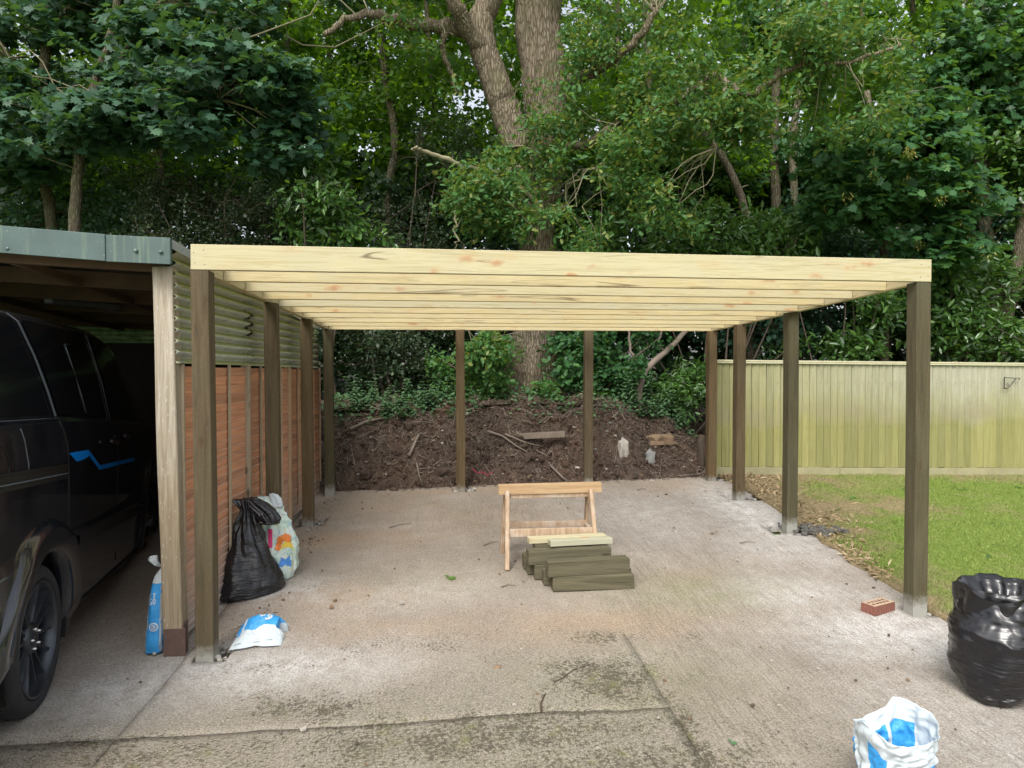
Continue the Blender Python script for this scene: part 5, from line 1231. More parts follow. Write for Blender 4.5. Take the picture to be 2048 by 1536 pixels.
def leaves(name, C, D, N, size, shape, mat, parent=None, seed=1, curl=0.25, kind=None, origin=None, mats=None, frac=None):
    """C leaf base points (n,3), D leaf direction, N leaf face normal, size (n,)"""
    r = np.random.default_rng(seed); n = len(C)
    T, FC_ = SHAPES[shape]; k = len(T)
    D = D/np.linalg.norm(D, axis=1, keepdims=True); B = np.cross(N, D); B /= (np.linalg.norm(B, axis=1, keepdims=True)+1e-9); N2 = np.cross(D, B)
    sz = size[:, None, None]
    V = C[:, None, :]+sz*(T[None, :, 0:1]*D[:, None, :]+T[None, :, 1:2]*B[:, None, :]+T[None, :, 2:3]*N2[:, None, :]*(1+curl*r.normal(size=(n, 1, 1))*3))
    V = V.reshape(-1, 3)
    if origin is None: origin = V.mean(0)
    V = V-np.array(origin)
    li_ = []; ls_ = []; lt_ = []; 
    tot = sum(len(f) for f in FC_); base = np.arange(n)*k
    idx = np.concatenate([np.array(f) for f in FC_]); LI = (base[:, None]+idx[None, :]).ravel()
    st = np.cumsum([0]+[len(f) for f in FC_][:-1]); LS = (np.arange(n)[:, None]*tot+st[None, :]).ravel(); LT = np.tile([len(f) for f in FC_], n)
    me = bpy.data.meshes.new(name); me.vertices.add(len(V)); me.vertices.foreach_set('co', V.ravel()); me.loops.add(len(LI)); me.loops.foreach_set('vertex_index', LI)
    me.polygons.add(len(LS)); me.polygons.foreach_set('loop_start', LS); me.polygons.foreach_set('loop_total', LT); me.update(calc_edges=True)
    rv = np.repeat(np.clip(r.normal(.45, .25, n), 0, 1), len(FC_)); me.attributes.new('rnd', 'FLOAT', 'FACE').data.foreach_set('value', rv)
    for m in (mats or [mat]): me.materials.append(m)
    if mats: 
        mi = np.repeat((r.uniform(0, 1, n) < frac).astype(int), len(FC_)); me.polygons.foreach_set('material_index', mi)
    o = bpy.data.objects.new(name, me); COL.objects.link(o); ORG[o] = np.array(origin)
    if parent is not None: o.parent = parent; o.location = np.array(origin)-ORG[parent]
    else: o.location = origin
    if kind: o['kind'] = kind
    return o
def spray(centers, n_per, rad, size, r, flat=.45, tilt=.5, droop=.25, outdir=None, svar=.3, up=(0, 0, 1)):
    """leaves in loose flattened tufts round each centre"""
    n = len(centers)*n_per; c = np.repeat(centers, n_per, axis=0)
    q = r.normal(size=(n, 3)); q /= np.linalg.norm(q, axis=1, keepdims=True); q *= (r.uniform(0, 1, (n, 1))**(1/2.2))*rad*np.repeat(r.uniform(.55, 1.3, len(centers)), n_per)[:, None]; q[:, 2] *= flat
    C = c+q
    D = q*np.array([1, 1, .3])/rad+r.normal(size=(n, 3))*.55; D[:, 2] -= droop
    N = np.tile(np.array(up, float), (n, 1))+r.normal(size=(n, 3))*tilt+q/rad*.3
    N += np.array([0, -.55, 0])       # leaf faces tilted towards the camera so they catch more light
    S = size*np.clip(r.normal(1, svar, n), .45, 1.7)
    return C, D, N, S
def blob(u, v, z, ru, rv, rz, n, r, lo=0.0, gate=-.33, fr=.9):
    """n tuft centres in an ellipsoid given by its place in the world seen at (u,v), depth z"""
    c = np.array(W(u, v, z)); q = r.normal(size=(n, 3)); q /= np.linalg.norm(q, axis=1, keepdims=True); q *= (lo+(1-lo)*r.uniform(0, 1, (n, 1)))**(1/2.6)
    a = ru*z/FPX; b = rv*z/FPX
    P = c+RT*(q[:, 0:1]*a)+np.array([0, 0, 1.0])*(q[:, 1:2]*b)+FW*(q[:, 2:3]*rz)
    keep = np.array([mnoise.noise(Vector(p*fr)) > gate for p in P]); return P[keep]
def limbs(mb, pts, r0, r1, wob=.02, seed=0, n=9, sub=5):
    P = [np.array(p, float) for p in pts]; out = []; N_ = (len(P)-1)*sub
    for i in range(N_+1):
        t = i/sub; k = min(int(t), len(P)-2); f = t-k
        p0 = P[max(k-1, 0)]; p1 = P[k]; p2 = P[k+1]; p3 = P[min(k+2, len(P)-1)]
        q = .5*((2*p1)+(-p0+p2)*f+(2*p0-5*p1+4*p2-p3)*f*f+(-p0+3*p1-3*p2+p3)*f**3)
        q = q+np.array([nz(i*.7, seed, 1), nz(i*.7, seed, 5), nz(i*.7, seed, 9)])*wob; out.append(q)
    R = [r0+(r1-r0)*i/N_ for i in range(N_+1)]; mb.tube(out, R, n); return out
def twigs_to(mb, src, dst, r, thick=.012, step=3, sag=.1, k=5):
    """thin branches from a random point on src to each dst"""
    src = np.array(src)
    for p in dst[::step]:
        d = np.linalg.norm(src-p, axis=1); s0 = src[np.argsort(d)[min(len(src)-1, int(r.integers(0, 3)))]]; L = np.linalg.norm(p-s0)
        if L < .05: continue
        P = []; off = r.normal(size=3)*.12*L; off2 = r.normal(size=3)*.06*L
        for i in range(k+1):
            t = i/k; P.append(s0+(p-s0)*t+off*math.sin(math.pi*t)+off2*math.sin(2.6*math.pi*t)+np.array([0, 0, sag*L*math.sin(math.pi*t)]))
        tt = thick*min(1.6, .5+L*.4); mb.tube(P, [tt*(1-.72*i/k) for i in range(k+1)], 4, cap=False)
def tree(name, label, cat, trunks, blobs, shape, mat, n_per, rad, size, bark, seed, group=None, twig=LTWIG, flat=.45, tilt=.5, droop=.25, tstep=3, thick=.012, mats=None, frac=None, extra=None):
    r = np.random.default_rng(seed); base = np.array(trunks[0][0][0]); t = thing(name, label, cat, tuple(base), group); src = []
    for i, (pts, r0, r1) in enumerate(trunks):
        mb = MB(); src += limbs(mb, pts, r0, r1, .03 if r0 < .2 else .05, seed+i); mb.obj('trunk' if i == 0 else 'limb', bark, t, smooth=True)
    P = np.concatenate([blob(*b, r) for b in blobs])
    if tstep: mb = MB(); twigs_to(mb, src, P, r, thick, tstep); mb.obj('branches', twig, t, smooth=True)
    C, D, N, S = spray(P, n_per, rad, size, r, flat, tilt, droop)
    leaves('crown', C, D, N, S, shape, mat, t, seed, mats=mats, frac=frac)
    if extra: extra(t, P, r)
    return t
def zfloor(p): return (p[0], p[1], wood_h(p[0], p[1])-.05)
def T_(u, v, z): return W(u, v, z)
def base_at(u, z):
    p = W(u, 744, z); return zfloor(p)
TG = 'trees crowding the wood edge behind the clearing'

# ---- the big oak
oz = 10.6
def keys(t, P, r):
    pass
oak = thing('oak_tree', 'massive old oak with rugged forked trunk rising behind the middle of the carport', 'oak tree', base_at(1062, oz))
src = []
mb = MB(); b_ = base_at(1062, oz)
pts = [(b_[0], b_[1], b_[2]-.1), T_(1060, 760, oz), T_(1066, 690, oz), T_(1075, 560, oz), T_(1080, 430, oz), T_(1085, 330, oz), T_(1092, 240, oz), T_(1086, 150, oz), T_(1078, 60, oz), T_(1072, -40, oz), T_(1068, -220, oz), T_(1080, -400, oz)]
rad_ = [.46, .37, .325, .30, .285, .30, .31, .345, .36, .355, .33, .28]
out = []; N_ = (len(pts)-1)*6; P = [np.array(p) for p in pts]; R = []
for i in range(N_+1):
    t = i/6; k = min(int(t), len(P)-2); f = t-k; out.append(P[k]*(1-f)+P[k+1]*f+np.array([nz(i*.2, 3, 1), nz(i*.2, 3, 5), 0])*.05); R.append((rad_[k]*(1-f)+rad_[k+1]*f))
m0 = len(mb.V); mb.tube(out, R, 40); 
Vn = []
for v in mb.V:                     # rugged bark relief and buttresses
    v = np.array(v); i = np.argmin([abs(v[2]-o[2]) for o in out]); c = out[i]; d = v-c; d[2] = 0; L = np.linalg.norm(d)+1e-9; a = math.atan2(d[1], d[0])
    k = .035*nz(math.cos(a)*3, math.sin(a)*3, v[2]*.9)+.022*nz(math.cos(a)*9, math.sin(a)*9, v[2]*1.2)+.02*nz(v[0], v[1], v[2]*2.5, 2.2)
    k += max(0, 2.6-v[2])*.09*abs(math.cos(a*2.5+1)); Vn.append(tuple(v+d/L*k))
mb.V = Vn; mb.obj('trunk', BARK, oak, smooth=True); src += out[10:]
lb = [([T_(1040, 300, oz-.1), T_(1018, 240, oz-.15), T_(995, 175, oz-.2), T_(968, 100, oz-.25), T_(962, 40, oz-.3), T_(985, -20, oz-.3), T_(1000, -200, oz-.3)], .25, .17),
      ([T_(968, 95, oz-.3), T_(935, 60, oz-.5), T_(912, 10, oz-.8), T_(885, -60, oz-1)], .15, .10),
      ([T_(930, 62, oz-.4), T_(880, 52, oz-.6), T_(820, 50, oz-.9), T_(760, 30, oz-1.2), T_(700, 36, oz-1.4), T_(650, 70, oz-1.5)], .11, .03),
      ([T_(890, 60, oz-.6), T_(885, 100, oz-.5), T_(900, 140, oz-.4), T_(915, 190, oz-.3)], .06, .02),
      ([T_(1110, 170, oz), T_(1150, 158, oz-.4), T_(1190, 142, oz-.8), T_(1240, 110, oz-1.2), T_(1290, 60, oz-1.5), T_(1310, 10, oz-1.6)], .085, .04),
      ([T_(1105, 300, oz), T_(1170, 290, oz-.5), T_(1240, 245, oz-1), T_(1310, 218, oz-1.3), T_(1370, 192, oz-1.5), T_(1425, 150, oz-1.6), T_(1470, 178, oz-1.7), T_(1500, 190, oz-1.8), T_(1548, 160, oz-1.9), T_(1605, 128, oz-2), T_(1690, 126, oz-2.1), T_(1800, 90, oz-2.2)], .075, .02),
      ([T_(1060, 330, oz-.3), T_(1010, 345, oz-.8), T_(960, 340, oz-1.1), T_(900, 322, oz-1.3), T_(850, 302, oz-1.5), T_(825, 298, oz-1.6)], .05, .022),
      ([T_(1050, 420, oz-.3), T_(1000, 405, oz-.8), T_(950, 370, oz-1.2), T_(925, 390, oz-1.3), T_(910, 440, oz-1.4), T_(915, 490, oz-1.4)], .03, .010),
      ([T_(1095, 350, oz-.3), T_(1085, 320, oz-.7), T_(1060, 300, oz-.9), T_(1010, 280, oz-1.0)], .025, .008),
      ([T_(1110, 400, oz-.3), T_(1170, 345, oz-.9), T_(1210, 320, oz-1.1), T_(1235, 240, oz-1.2)], .022, .008),
      ([T_(1400, 165, oz-1.6), T_(1420, 210, oz-1.8), T_(1424, 260, oz-1.9), T_(1432, 300, oz-1.9)], .03, .012), ([T_(1450, 170, oz-1.7), T_(1455, 225, oz-1.8), T_(1465, 290, oz-1.9)], .022, .008)]
for i, (pts, r0, r1) in enumerate(lb):
    mb = MB(); o_ = limbs(mb, pts, r0, r1, .07 if i > 1 else .04, 40+i, 12, 6); mb.obj('limb', BARK if i < 6 else LTWIG, oak, smooth=True); src += o_
r = np.random.default_rng(11)
OB = [(1180, 330, oz-1.0, 190, 150, .9, 130), (1130, 210, oz-.9, 110, 90, .6, 50), (1230, 130, oz-1.0, 120, 90, .8, 60), (1290, 300, oz-1.2, 130, 130, .9, 80), (1150, 470, oz-1.0, 170, 60, .7, 60), (1010, 390, oz-1.1, 130, 90, .7, 60), (930, 420, oz-1.3, 70, 60, .5, 26), (1000, 190, oz-.8, 90, 60, .5, 14), (1330, 420, oz-1.3, 90, 90, .7, 40), (900, 60, oz-1.0, 110, 60, .7, 16),
      (1500, 120, oz-1.8, 220, 110, 1.0, 90), (1700, 110, oz-2.1, 150, 100, .9, 55), (1420, 230, oz-1.8, 90, 60, .5, 24), (1560, 230, oz-1.9, 130, 50, .6, 24), (1730, 230, oz-2.1, 70, 70, .5, 22), (1130, 560, oz-.5, 80, 60, .4, 20), (1020, 690, oz-.5, 70, 40, .4, 12), (960, 700, oz-1.2, 60, 40, .4, 12),
      (1200, -60, oz-.6, 400, 120, 1.6, 150), (1050, -260, oz, 700, 160, 2.5, 200), (1060, 120, oz-.45, 60, 60, .2, 8)]
P = np.concatenate([blob(*b[:6], int(b[6]*1.25), r, 0, -.02 if b[0] > 1120 else -.2, 1.25) for b in OB])
mb = MB(); twigs_to(mb, src, P, r, .0085, 2); mb.obj('branches', LTWIG, oak, smooth=True)
def uvz(P):
    d = P-CAM; z = d@FW; return 1024+FPX*(d@RT)/z, 768-FPX*(d@UP)/z, z
u_, v_, z_ = uvz(P); clear = np.zeros(len(P), bool)
for (ua, ub, va, vb, keep) in ((1020, 1130, -30, 160, .0), (1030, 1130, 150, 230, .3), (1035, 1135, 230, 330, .75), (1035, 1135, 330, 420, .35), (1030, 1130, 420, 500, .7), (935, 1040, -30, 250, .0), (820, 930, 20, 110, .3), (1020, 1110, 640, 760, .15)):
    clear |= (u_ > ua) & (u_ < ub) & (v_ > va) & (v_ < vb) & (z_ < oz+.3) & (r.uniform(0, 1, len(P)) > keep)
P = P[~clear]
C, D, N, S = spray(P, 62, .27, .078, r, .75, .8, .1)
u_, v_, z_ = uvz(C); kk = ~((u_ > 1036) & (u_ < 1122) & (v_ < 230) & (v_ > -30) & (z_ < oz) & (r.uniform(0, 1, len(C)) > .3)); kk &= ~((u_ > 935) & (u_ < 1030) & (v_ < 250) & (v_ > -40) & (z_ < oz) & (r.uniform(0, 1, len(C)) > .12)); C, D, N, S = C[kk], D[kk], N[kk], S[kk]
leaves('crown', C, D, N, S, 'oak', None, oak, 12, mats=[L_OAK, L_OAKY], frac=.16)

# ---- sycamores and other trees at the wood edge
def sprigs(t, P, r):         # hanging bunches of winged seeds
    c = P[r.integers(0, len(P), 46)]; c = c[c[:, 1] < np.median(P[:, 1])+.4]
    C, D, N, S = spray(c+np.array([0, -.15, -.1]), 26, .10, .045, r, 1.4, 1.2, 1.5); leaves('seed_bunches', C, D, N, S, 'seed', L_KEY, t, 5, kind='stuff')
tree('sycamore_tree', 'dark blue-green sycamore with layered sprays above the shed roof', 'tree', [([base_at(150, 9.6), T_(148, 470, 9.6), T_(152, 400, 9.6), T_(160, 300, 9.6), T_(175, 220, 9.6), T_(200, 140, 9.6), T_(225, 60, 9.6), T_(250, -80, 9.6)], .085, .05), ([T_(185, 190, 9.6), T_(230, 130, 9.5), T_(280, 60, 9.4), T_(320, 0, 9.3)], .04, .02), ([T_(160, 300, 9.6), T_(230, 240, 9.3), T_(330, 210, 9.1), T_(450, 190, 9.0)], .035, .015)],
     [(440, 190, 9.0, 190, 120, .9, 95), (300, 110, 9.6, 180, 90, .8, 50), (560, 210, 9.3, 100, 90, .7, 40), (110, 250, 9.2, 150, 60, .8, 45), (420, 60, 9.5, 120, 70, .7, 30), (520, 290, 9.2, 90, 40, .5, 18), (60, 170, 9.6, 120, 70, .7, 22), (250, 240, 9.2, 110, 50, .6, 25), (500, -100, 9.6, 500, 100, 1.2, 60)], 'maple', L_SYC, 46, .32, .115, BARK2, 21, TG, flat=.28, tilt=.30)
tree('sycamore_tree', 'slim forked sycamore at the far left, its bare lower trunk above the green fascia', 'tree', [([base_at(105, 10.6), T_(102, 460, 10.6), T_(92, 380, 10.6), T_(86, 290, 10.6), T_(84, 180, 10.6), T_(95, 60, 10.6), T_(100, -120, 10.6)], .09, .06), ([T_(84, 210, 10.6), T_(50, 150, 10.5), T_(10, 110, 10.4)], .03, .015), ([T_(84, 100, 10.6), T_(110, 60, 10.6), T_(135, 10, 10.5)], .03, .02)],
     [(60, 60, 10.4, 140, 70, .9, 50), (20, 280, 10.2, 90, 60, .7, 30), (180, 20, 10.8, 140, 50, .8, 35), (40, 330, 9.8, 110, 30, .5, 16), (-150, 150, 10.4, 180, 200, 1.5, 90), (60, -120, 10.6, 260, 90, 1.2, 60)], 'maple', L_SYC, 44, .34, .115, BARK2, 22, TG, flat=.3, tilt=.35)
tree('sycamore_tree', 'green sycamore hung with yellow seed bunches behind the right end of the carport', 'tree', [([base_at(1768, 10.8), T_(1770, 700, 10.8), T_(1772, 560, 10.8), T_(1765, 420, 10.8), T_(1750, 300, 10.8), T_(1735, 180, 10.8)], .075, .04)],
     [(1790, 330, 9.8, 150, 100, .9, 85), (1870, 420, 9.7, 110, 70, .7, 42), (1700, 400, 10.0, 90, 60, .6, 22), (1850, 250, 10.0, 110, 60, .7, 30), (1650, 300, 10.3, 80, 50, .5, 16), (1900, 500, 9.8, 80, 40, .5, 18)], 'maple', L_SYCR, 50, .30, .11, BARK2, 23, TG, flat=.35, tilt=.4, extra=sprigs)
tree('ivy_clad_tree', 'tall leafy tree with bare dark trunk at the upper right, above the fence', 'tree', [([base_at(1990, 11.6), T_(1992, 700, 11.6), T_(1985, 600, 11.6), T_(1968, 420, 11.6), T_(1960, 280, 11.6), T_(1955, 120, 11.6), T_(1965, -120, 11.6)], .13, .09)],
     [(1950, 130, 11.3, 120, 130, .8, 75), (2020, 60, 11.4, 120, 100, .8, 50), (1980, 230, 11.2, 70, 50, .5, 20), (2060, 240, 11.4, 90, 110, .8, 40), (2180, 120, 11.4, 160, 200, 1, 60)], 'maple', L_SYCR, 46, .32, .11, BARK2, 24, TG, flat=.5, tilt=.5)
tree('pale_trunked_tree', 'pale-trunked tree leaning in at the far right edge of the picture', 'tree', [([base_at(2002, 10.9), T_(2000, 720, 10.9), T_(2012, 640, 10.9), T_(2030, 560, 10.9), T_(2042, 470, 10.9), T_(2062, 380, 10.9), T_(2085, 200, 10.9)], .11, .07)],
     [(2080, 380, 10.8, 110, 120, .9, 55), (1990, 330, 11.1, 60, 60, .5, 22), (2200, 350, 11, 150, 220, 1, 50)], 'oval', L_LAU, 42, .32, .09, BARK2, 25, TG)
for (pp, r0, r1, lab, bl, sd_) in [
    ([base_at(1502, 11.6), T_(1500, 520, 11.6), T_(1490, 425, 11.6), T_(1465, 350, 11.5), T_(1432, 297, 11.4), T_(1392, 240, 11.3), T_(1370, 170, 11.2)], .085, .045, 'leaning mossy trunk right of the oak, slanting up to the left', [(1390, 130, 11.6, 110, 90, .8, 40), (1460, 330, 12.2, 110, 80, .7, 34)], 31),
    ([base_at(1552, 12.4), T_(1556, 560, 12.4), T_(1552, 410, 12.4), T_(1548, 300, 12.4), T_(1552, 160, 12.4), T_(1560, 20, 12.4), T_(1560, -120, 12.4)], .10, .07, 'straight grey tree right of the leaning trunk', [(1540, 60, 12.6, 120, 100, .8, 50), (1520, 330, 12.8, 90, 80, .7, 24)], 32),
    ([base_at(1598, 11.8), T_(1596, 500, 11.8), T_(1590, 400, 11.8), T_(1586, 300, 11.8), T_(1600, 180, 11.8), T_(1640, 60, 11.8), T_(1660, -80, 11.8)], .075, .05, 'thin forked tree with pale bark, standing over the right half of the joists', [(1650, 40, 12.0, 130, 90, .8, 50), (1620, 330, 12.3, 80, 90, .7, 24)], 33),
    ([base_at(1930, 12.2), T_(1932, 600, 12.2), T_(1928, 500, 12.2), T_(1925, 380, 12.2), T_(1900, 200, 12.2)], .09, .06, 'straight trunk in shade above the fence, behind the hanging-seed sycamore', [(1860, 160, 12.4, 110, 90, .8, 40), (1930, 380, 12.6, 90, 80, .7, 30)], 34),
    ([base_at(330, 12.2), T_(325, 420, 12.2), T_(318, 280, 12.2), T_(330, 150, 12.2), T_(345, 20, 12.2), T_(350, -100, 12.2)], .08, .06, 'thin trunk half lost in dark leaves above the shed corner', [(300, 330, 12.5, 130, 70, .8, 36), (360, 40, 12.8, 150, 80, .8, 40)], 35),
    ([base_at(770, 12.6), T_(775, 420, 12.6), T_(790, 280, 12.6), T_(770, 150, 12.6), T_(760, 20, 12.6)], .09, .06, 'tree left of the oak with bright yellow-green top leaves', [(760, 130, 12.6, 130, 110, .9, 60), (680, 60, 12.8, 110, 80, .8, 40), (830, 250, 12.8, 110, 90, .7, 36)], 36)]:
    tree('woodland_tree', lab, 'tree', [(pp, r0, r1)], bl, 'oval', L_FAR if sd_ in (35, 36, 31) else L_SYCR, 34, .36, .10, BARK2, sd_, TG, tstep=4)

# ---- shrubs
SG = 'shrubs along the foot of the wood'
def shrub(name, label, blobs, shape, mat, n_per, rad, size, seed, root, cat='shrub', flat=.8, tilt=.7, stems=7, twig=TWIGD, step=4, group=SG, droop=.2, th=.010):
    r = np.random.default_rng(seed); b = np.array(root); t = thing(name, label, cat, tuple(b), group)
    P = np.concatenate([blob(*q, r) for q in blobs]); P = P[P[:, 2] > b[2]-.2]; mb = MB(); src = []
    for i in range(stems):
        q = P[r.integers(0, len(P))]; s0 = b+np.array([r.uniform(-.25, .25), r.uniform(-.1, .3), -.1]); src += limbs(mb, [s0, s0+(q-s0)*.45+np.array([0, 0, .15]), q], .022, .008, .05, seed+i, 5, 4)
    twigs_to(mb, src, P, r, th, step, k=4); mb.obj('stems', twig, t, smooth=True)
    C, D, N, S = spray(P, n_per, rad, size, r, flat, tilt, droop); leaves('foliage', C, D, N, S, shape, mat, t, seed); return t
shrub('thorn_bush', 'small-leaved dark twiggy bush above the left end of the carport', [(480, 420, 10.0, 210, 90, .8, 150), (330, 400, 10.2, 150, 80, .7, 80), (420, 490, 10, 220, 40, .8, 60)], 'small', L_HOL, 60, .26, .045, 51, base_at(450, 10.2), step=2)
shrub('laurel_bush', 'glossy light green laurel sprays above the joists, left of the oak', [(640, 420, 9.6, 75, 95, .5, 42), (600, 350, 9.8, 50, 30, .4, 10), (700, 480, 9.8, 80, 30, .4, 16)], 'laurel', L_LAU, 40, .24, .115, 52, base_at(640, 9.9))
shrub('holly_bush', 'dense dark bush filling the gap under the rear beam at the left', [(770, 690, 10.4, 150, 110, .8, 170), (820, 560, 10.8, 160, 90, .8, 90), (740, 480, 11.2, 160, 110, .8, 90), (880, 330, 12, 110, 110, .8, 60)], 'small', L_HOL, 60, .28, .05, 53, base_at(780, 10.6), step=3)
shrub('laurel_bush', 'broad laurel thicket above the right half of the front beam', [(1280, 485, 10.4, 190, 50, .6, 80), (1480, 470, 10.6, 160, 60, .6, 80), (1420, 520, 10.5, 200, 40, .6, 60)], 'laurel', L_LAU, 40, .26, .12, 54, base_at(1420, 10.6))
shrub('laurel_bush', 'bright glossy laurel over the fence between the two right-hand posts', [(1680, 640, 10.1, 90, 70, .5, 60), (1740, 590, 10.2, 80, 60, .5, 40), (1640, 570, 10.4, 60, 40, .4, 16), (1700, 700, 10.2, 60, 25, .4, 12)], 'laurel', L_LAU, 42, .24, .115, 55, base_at(1690, 10.3))
shrub('laurel_bush', 'bright glossy laurel over the fence right of the last carport post', [(1900, 640, 10.3, 80, 90, .5, 75), (1860, 560, 10.4, 60, 60, .5, 32), (1990, 560, 10.6, 80, 60, .5, 36), (2030, 680, 10.4, 60, 40, .4, 26), (2150, 620, 10.6, 110, 110, .6, 50)], 'laurel', L_LAU, 42, .24, .115, 56, base_at(1900, 10.5))
shrub('laurel_bush', 'low dark laurel against the black gap, left of the fence top', [(1380, 760, 10.2, 50, 50, .4, 26), (1560, 700, 10.9, 40, 20, .3, 6), (1345, 800, 9.9, 45, 45, .35, 26)], 'laurel', L_LAU, 36, .2, .09, 57, base_at(1380, 10.2))
shrub('elder_bush', 'fresh green leafy shrub growing against the oak trunk on its right', [(1215, 730, 9.9, 85, 70, .45, 60), (1150, 720, 10.0, 60, 60, .4, 30), (1180, 665, 9.9, 50, 40, .4, 14), (1300, 690, 10.2, 50, 30, .4, 8)], 'oval', L_SYCR, 44, .2, .075, 58, base_at(1210, 9.9))
shrub('bramble_bush', 'light green bramble around the foot of the oak, left side', [(980, 760, 9.7, 90, 50, .4, 46), (1060, 780, 9.6, 60, 30, .35, 22), (900, 750, 10, 50, 50, .4, 22)], 'oval', L_OAK, 44, .18, .06, 59, base_at(980, 9.8))
shrub('hazel_bush', 'shadowy mid-green bush behind the left sycamore trunks', [(20, 440, 10.8, 90, 50, .6, 26), (230, 430, 11.0, 80, 60, .6, 34), (180, 500, 10.2, 160, 25, .5, 30)], 'oval', L_SYC, 40, .26, .08, 60, base_at(100, 10.8))
shrub('thorn_bush', 'dark tangled bush low behind the seed-hung sycamore on the right', [(1620, 470, 11.4, 110, 70, .6, 50), (1780, 520, 11.6, 160, 60, .6, 60), (1990, 450, 11.9, 110, 60, .6, 50), (1540, 640, 11.4, 170, 70, .5, 90)], 'oval', L_SYC, 40, .3, .08, 61, base_at(1750, 11.6))

# nettles on the bank
NG = 'nettles on top of the earth bank'
def nettle(x, y, h, seed, label, n=1):
    r = np.random.default_rng(seed); z = mound_h(x, y)
    t = thing('nettle', label, 'nettle', (x, y, z), NG); mb = MB(); C = []; D = []; N = []; S = []
    for k in range(n):
        bx, by = x+r.uniform(-.12, .12), y+r.uniform(-.08, .08); hh = h*r.uniform(.7, 1.1); lean = r.normal(size=2)*.10
        P = [(bx+lean[0]*tt*tt, by+lean[1]*tt*tt-.03*tt, z-.03+hh*tt) for tt in np.linspace(0, 1, 5)]; mb.tube(P, [.005, .0045, .004, .003, .002], 4)
        for i in range(8):
            tt = .25+.75*i/7; px, py, pz = bx+lean[0]*tt*tt, by+lean[1]*tt*tt-.03*tt, z-.03+hh*tt
            for q in range(4):
                a = q*math.pi/2+i*.8; C.append((px, py, pz)); D.append((math.cos(a), math.sin(a), -.25+.35*tt)); N.append((-.2*math.cos(a), -.2*math.sin(a)-.15, 1)); S.append(.085*(1.15-.55*tt)*r.uniform(.8, 1.2))
    mb.obj('stems', L_NET, t); leaves('foliage', np.array(C), np.array(D, float), np.array(N, float), np.array(S), 'nettle', L_NET, t, seed)
r = np.random.default_rng(77); k = 0
spots = [(.35, 5.0, .34), (.55, 5.2, .42), (.80, 5.0, .28), (1.0, 5.25, .36), (1.15, 5.0, .42), (.2, 5.25, .45), (1.35, 5.15, .30), (1.5, 5.3, .38), (.65, 4.85, .22), (1.0, 4.85, .2), (1.3, 4.95, .3), (1.75, 5.3, .3), (4.05, 5.0, .42), (4.25, 5.15, .50), (4.4, 4.95, .38), (3.9, 5.2, .5), (4.55, 5.15, .45), (4.15, 4.85, .3), (3.6, 5.4, .55), (4.7, 4.95, .3)]
names = ['leftmost nettle clump beside the shed end', 'tall nettle near the left end of the bank', 'short nettle on the bank edge at the left', 'nettle in the middle of the left patch', 'tallest nettle of the left patch, near the second rear post', 'tall nettle behind the leftmost clump', 'nettle just left of the second rear post', 'nettle behind the left middle rear post', 'low nettle at the brink of the left bank', 'low nettle at the brink below the tallest one', 'nettle at the brink left of the rear post', 'nettle right of the left middle rear post',
         'leafy nettle at the right shoulder of the bank', 'tall nettle on the right slope of the bank', 'nettle on the falling right edge of the bank', 'tall nettle behind the right shoulder of the bank', 'nettle nearest the end of the fence', 'low nettle at the front of the right patch', 'tallest nettle right of the second rear middle post', 'small nettle beside the last rear post']
for i, (x, y, h) in enumerate(spots): nettle(x, y, h, 300+i, names[i], 3)
# low ground cover on the bank brink
r = np.random.default_rng(78); n = 2600; x = np.concatenate([r.uniform(-.2, 2.0, 1500), r.uniform(2.3, 5.0, 1100)]); y = r.uniform(4.75, 5.7, n)
C = np.array([(a, b, mound_h(a, b)+r.uniform(.0, .12)) for a, b in zip(x, y)]); D = r.normal(size=(n, 3)); D[:, 2] = .3; N = np.tile([0, -.3, 1.0], (n, 1))+r.normal(size=(n, 3))*.4
o = leaves('ground_cover', C, D, N, r.uniform(.03, .08, n), 'oval', L_NET, None, 79, kind='stuff'); o['label'] = 'low leafy ground cover along the top of the earth bank'; o['category'] = 'ground cover'

# dark arching branches in the hollow right of the oak
db = thing('fallen_branch', 'pale dead branch arching through the black hollow above the bank', 'branch', base_at(1275, 9.9))
mb = MB(); limbs(mb, [base_at(1270, 9.9), T_(1290, 745, 9.9), T_(1330, 705, 10), T_(1372, 660, 10.1), T_(1400, 600, 10.2)], .055, .03, .04, 4, 8, 5); mb.obj('bough', TWIG, db, smooth=True)
mb = MB(); limbs(mb, [T_(1285, 750, 9.9), T_(1262, 700, 9.9), T_(1255, 650, 9.9)], .03, .012, .04, 6, 6, 5); limbs(mb, [T_(1330, 705, 10), T_(1318, 680, 10), T_(1330, 650, 10)], .02, .01, .03, 7, 6, 4); mb.obj('side_branches', TWIG, db, smooth=True, kind='stuff')

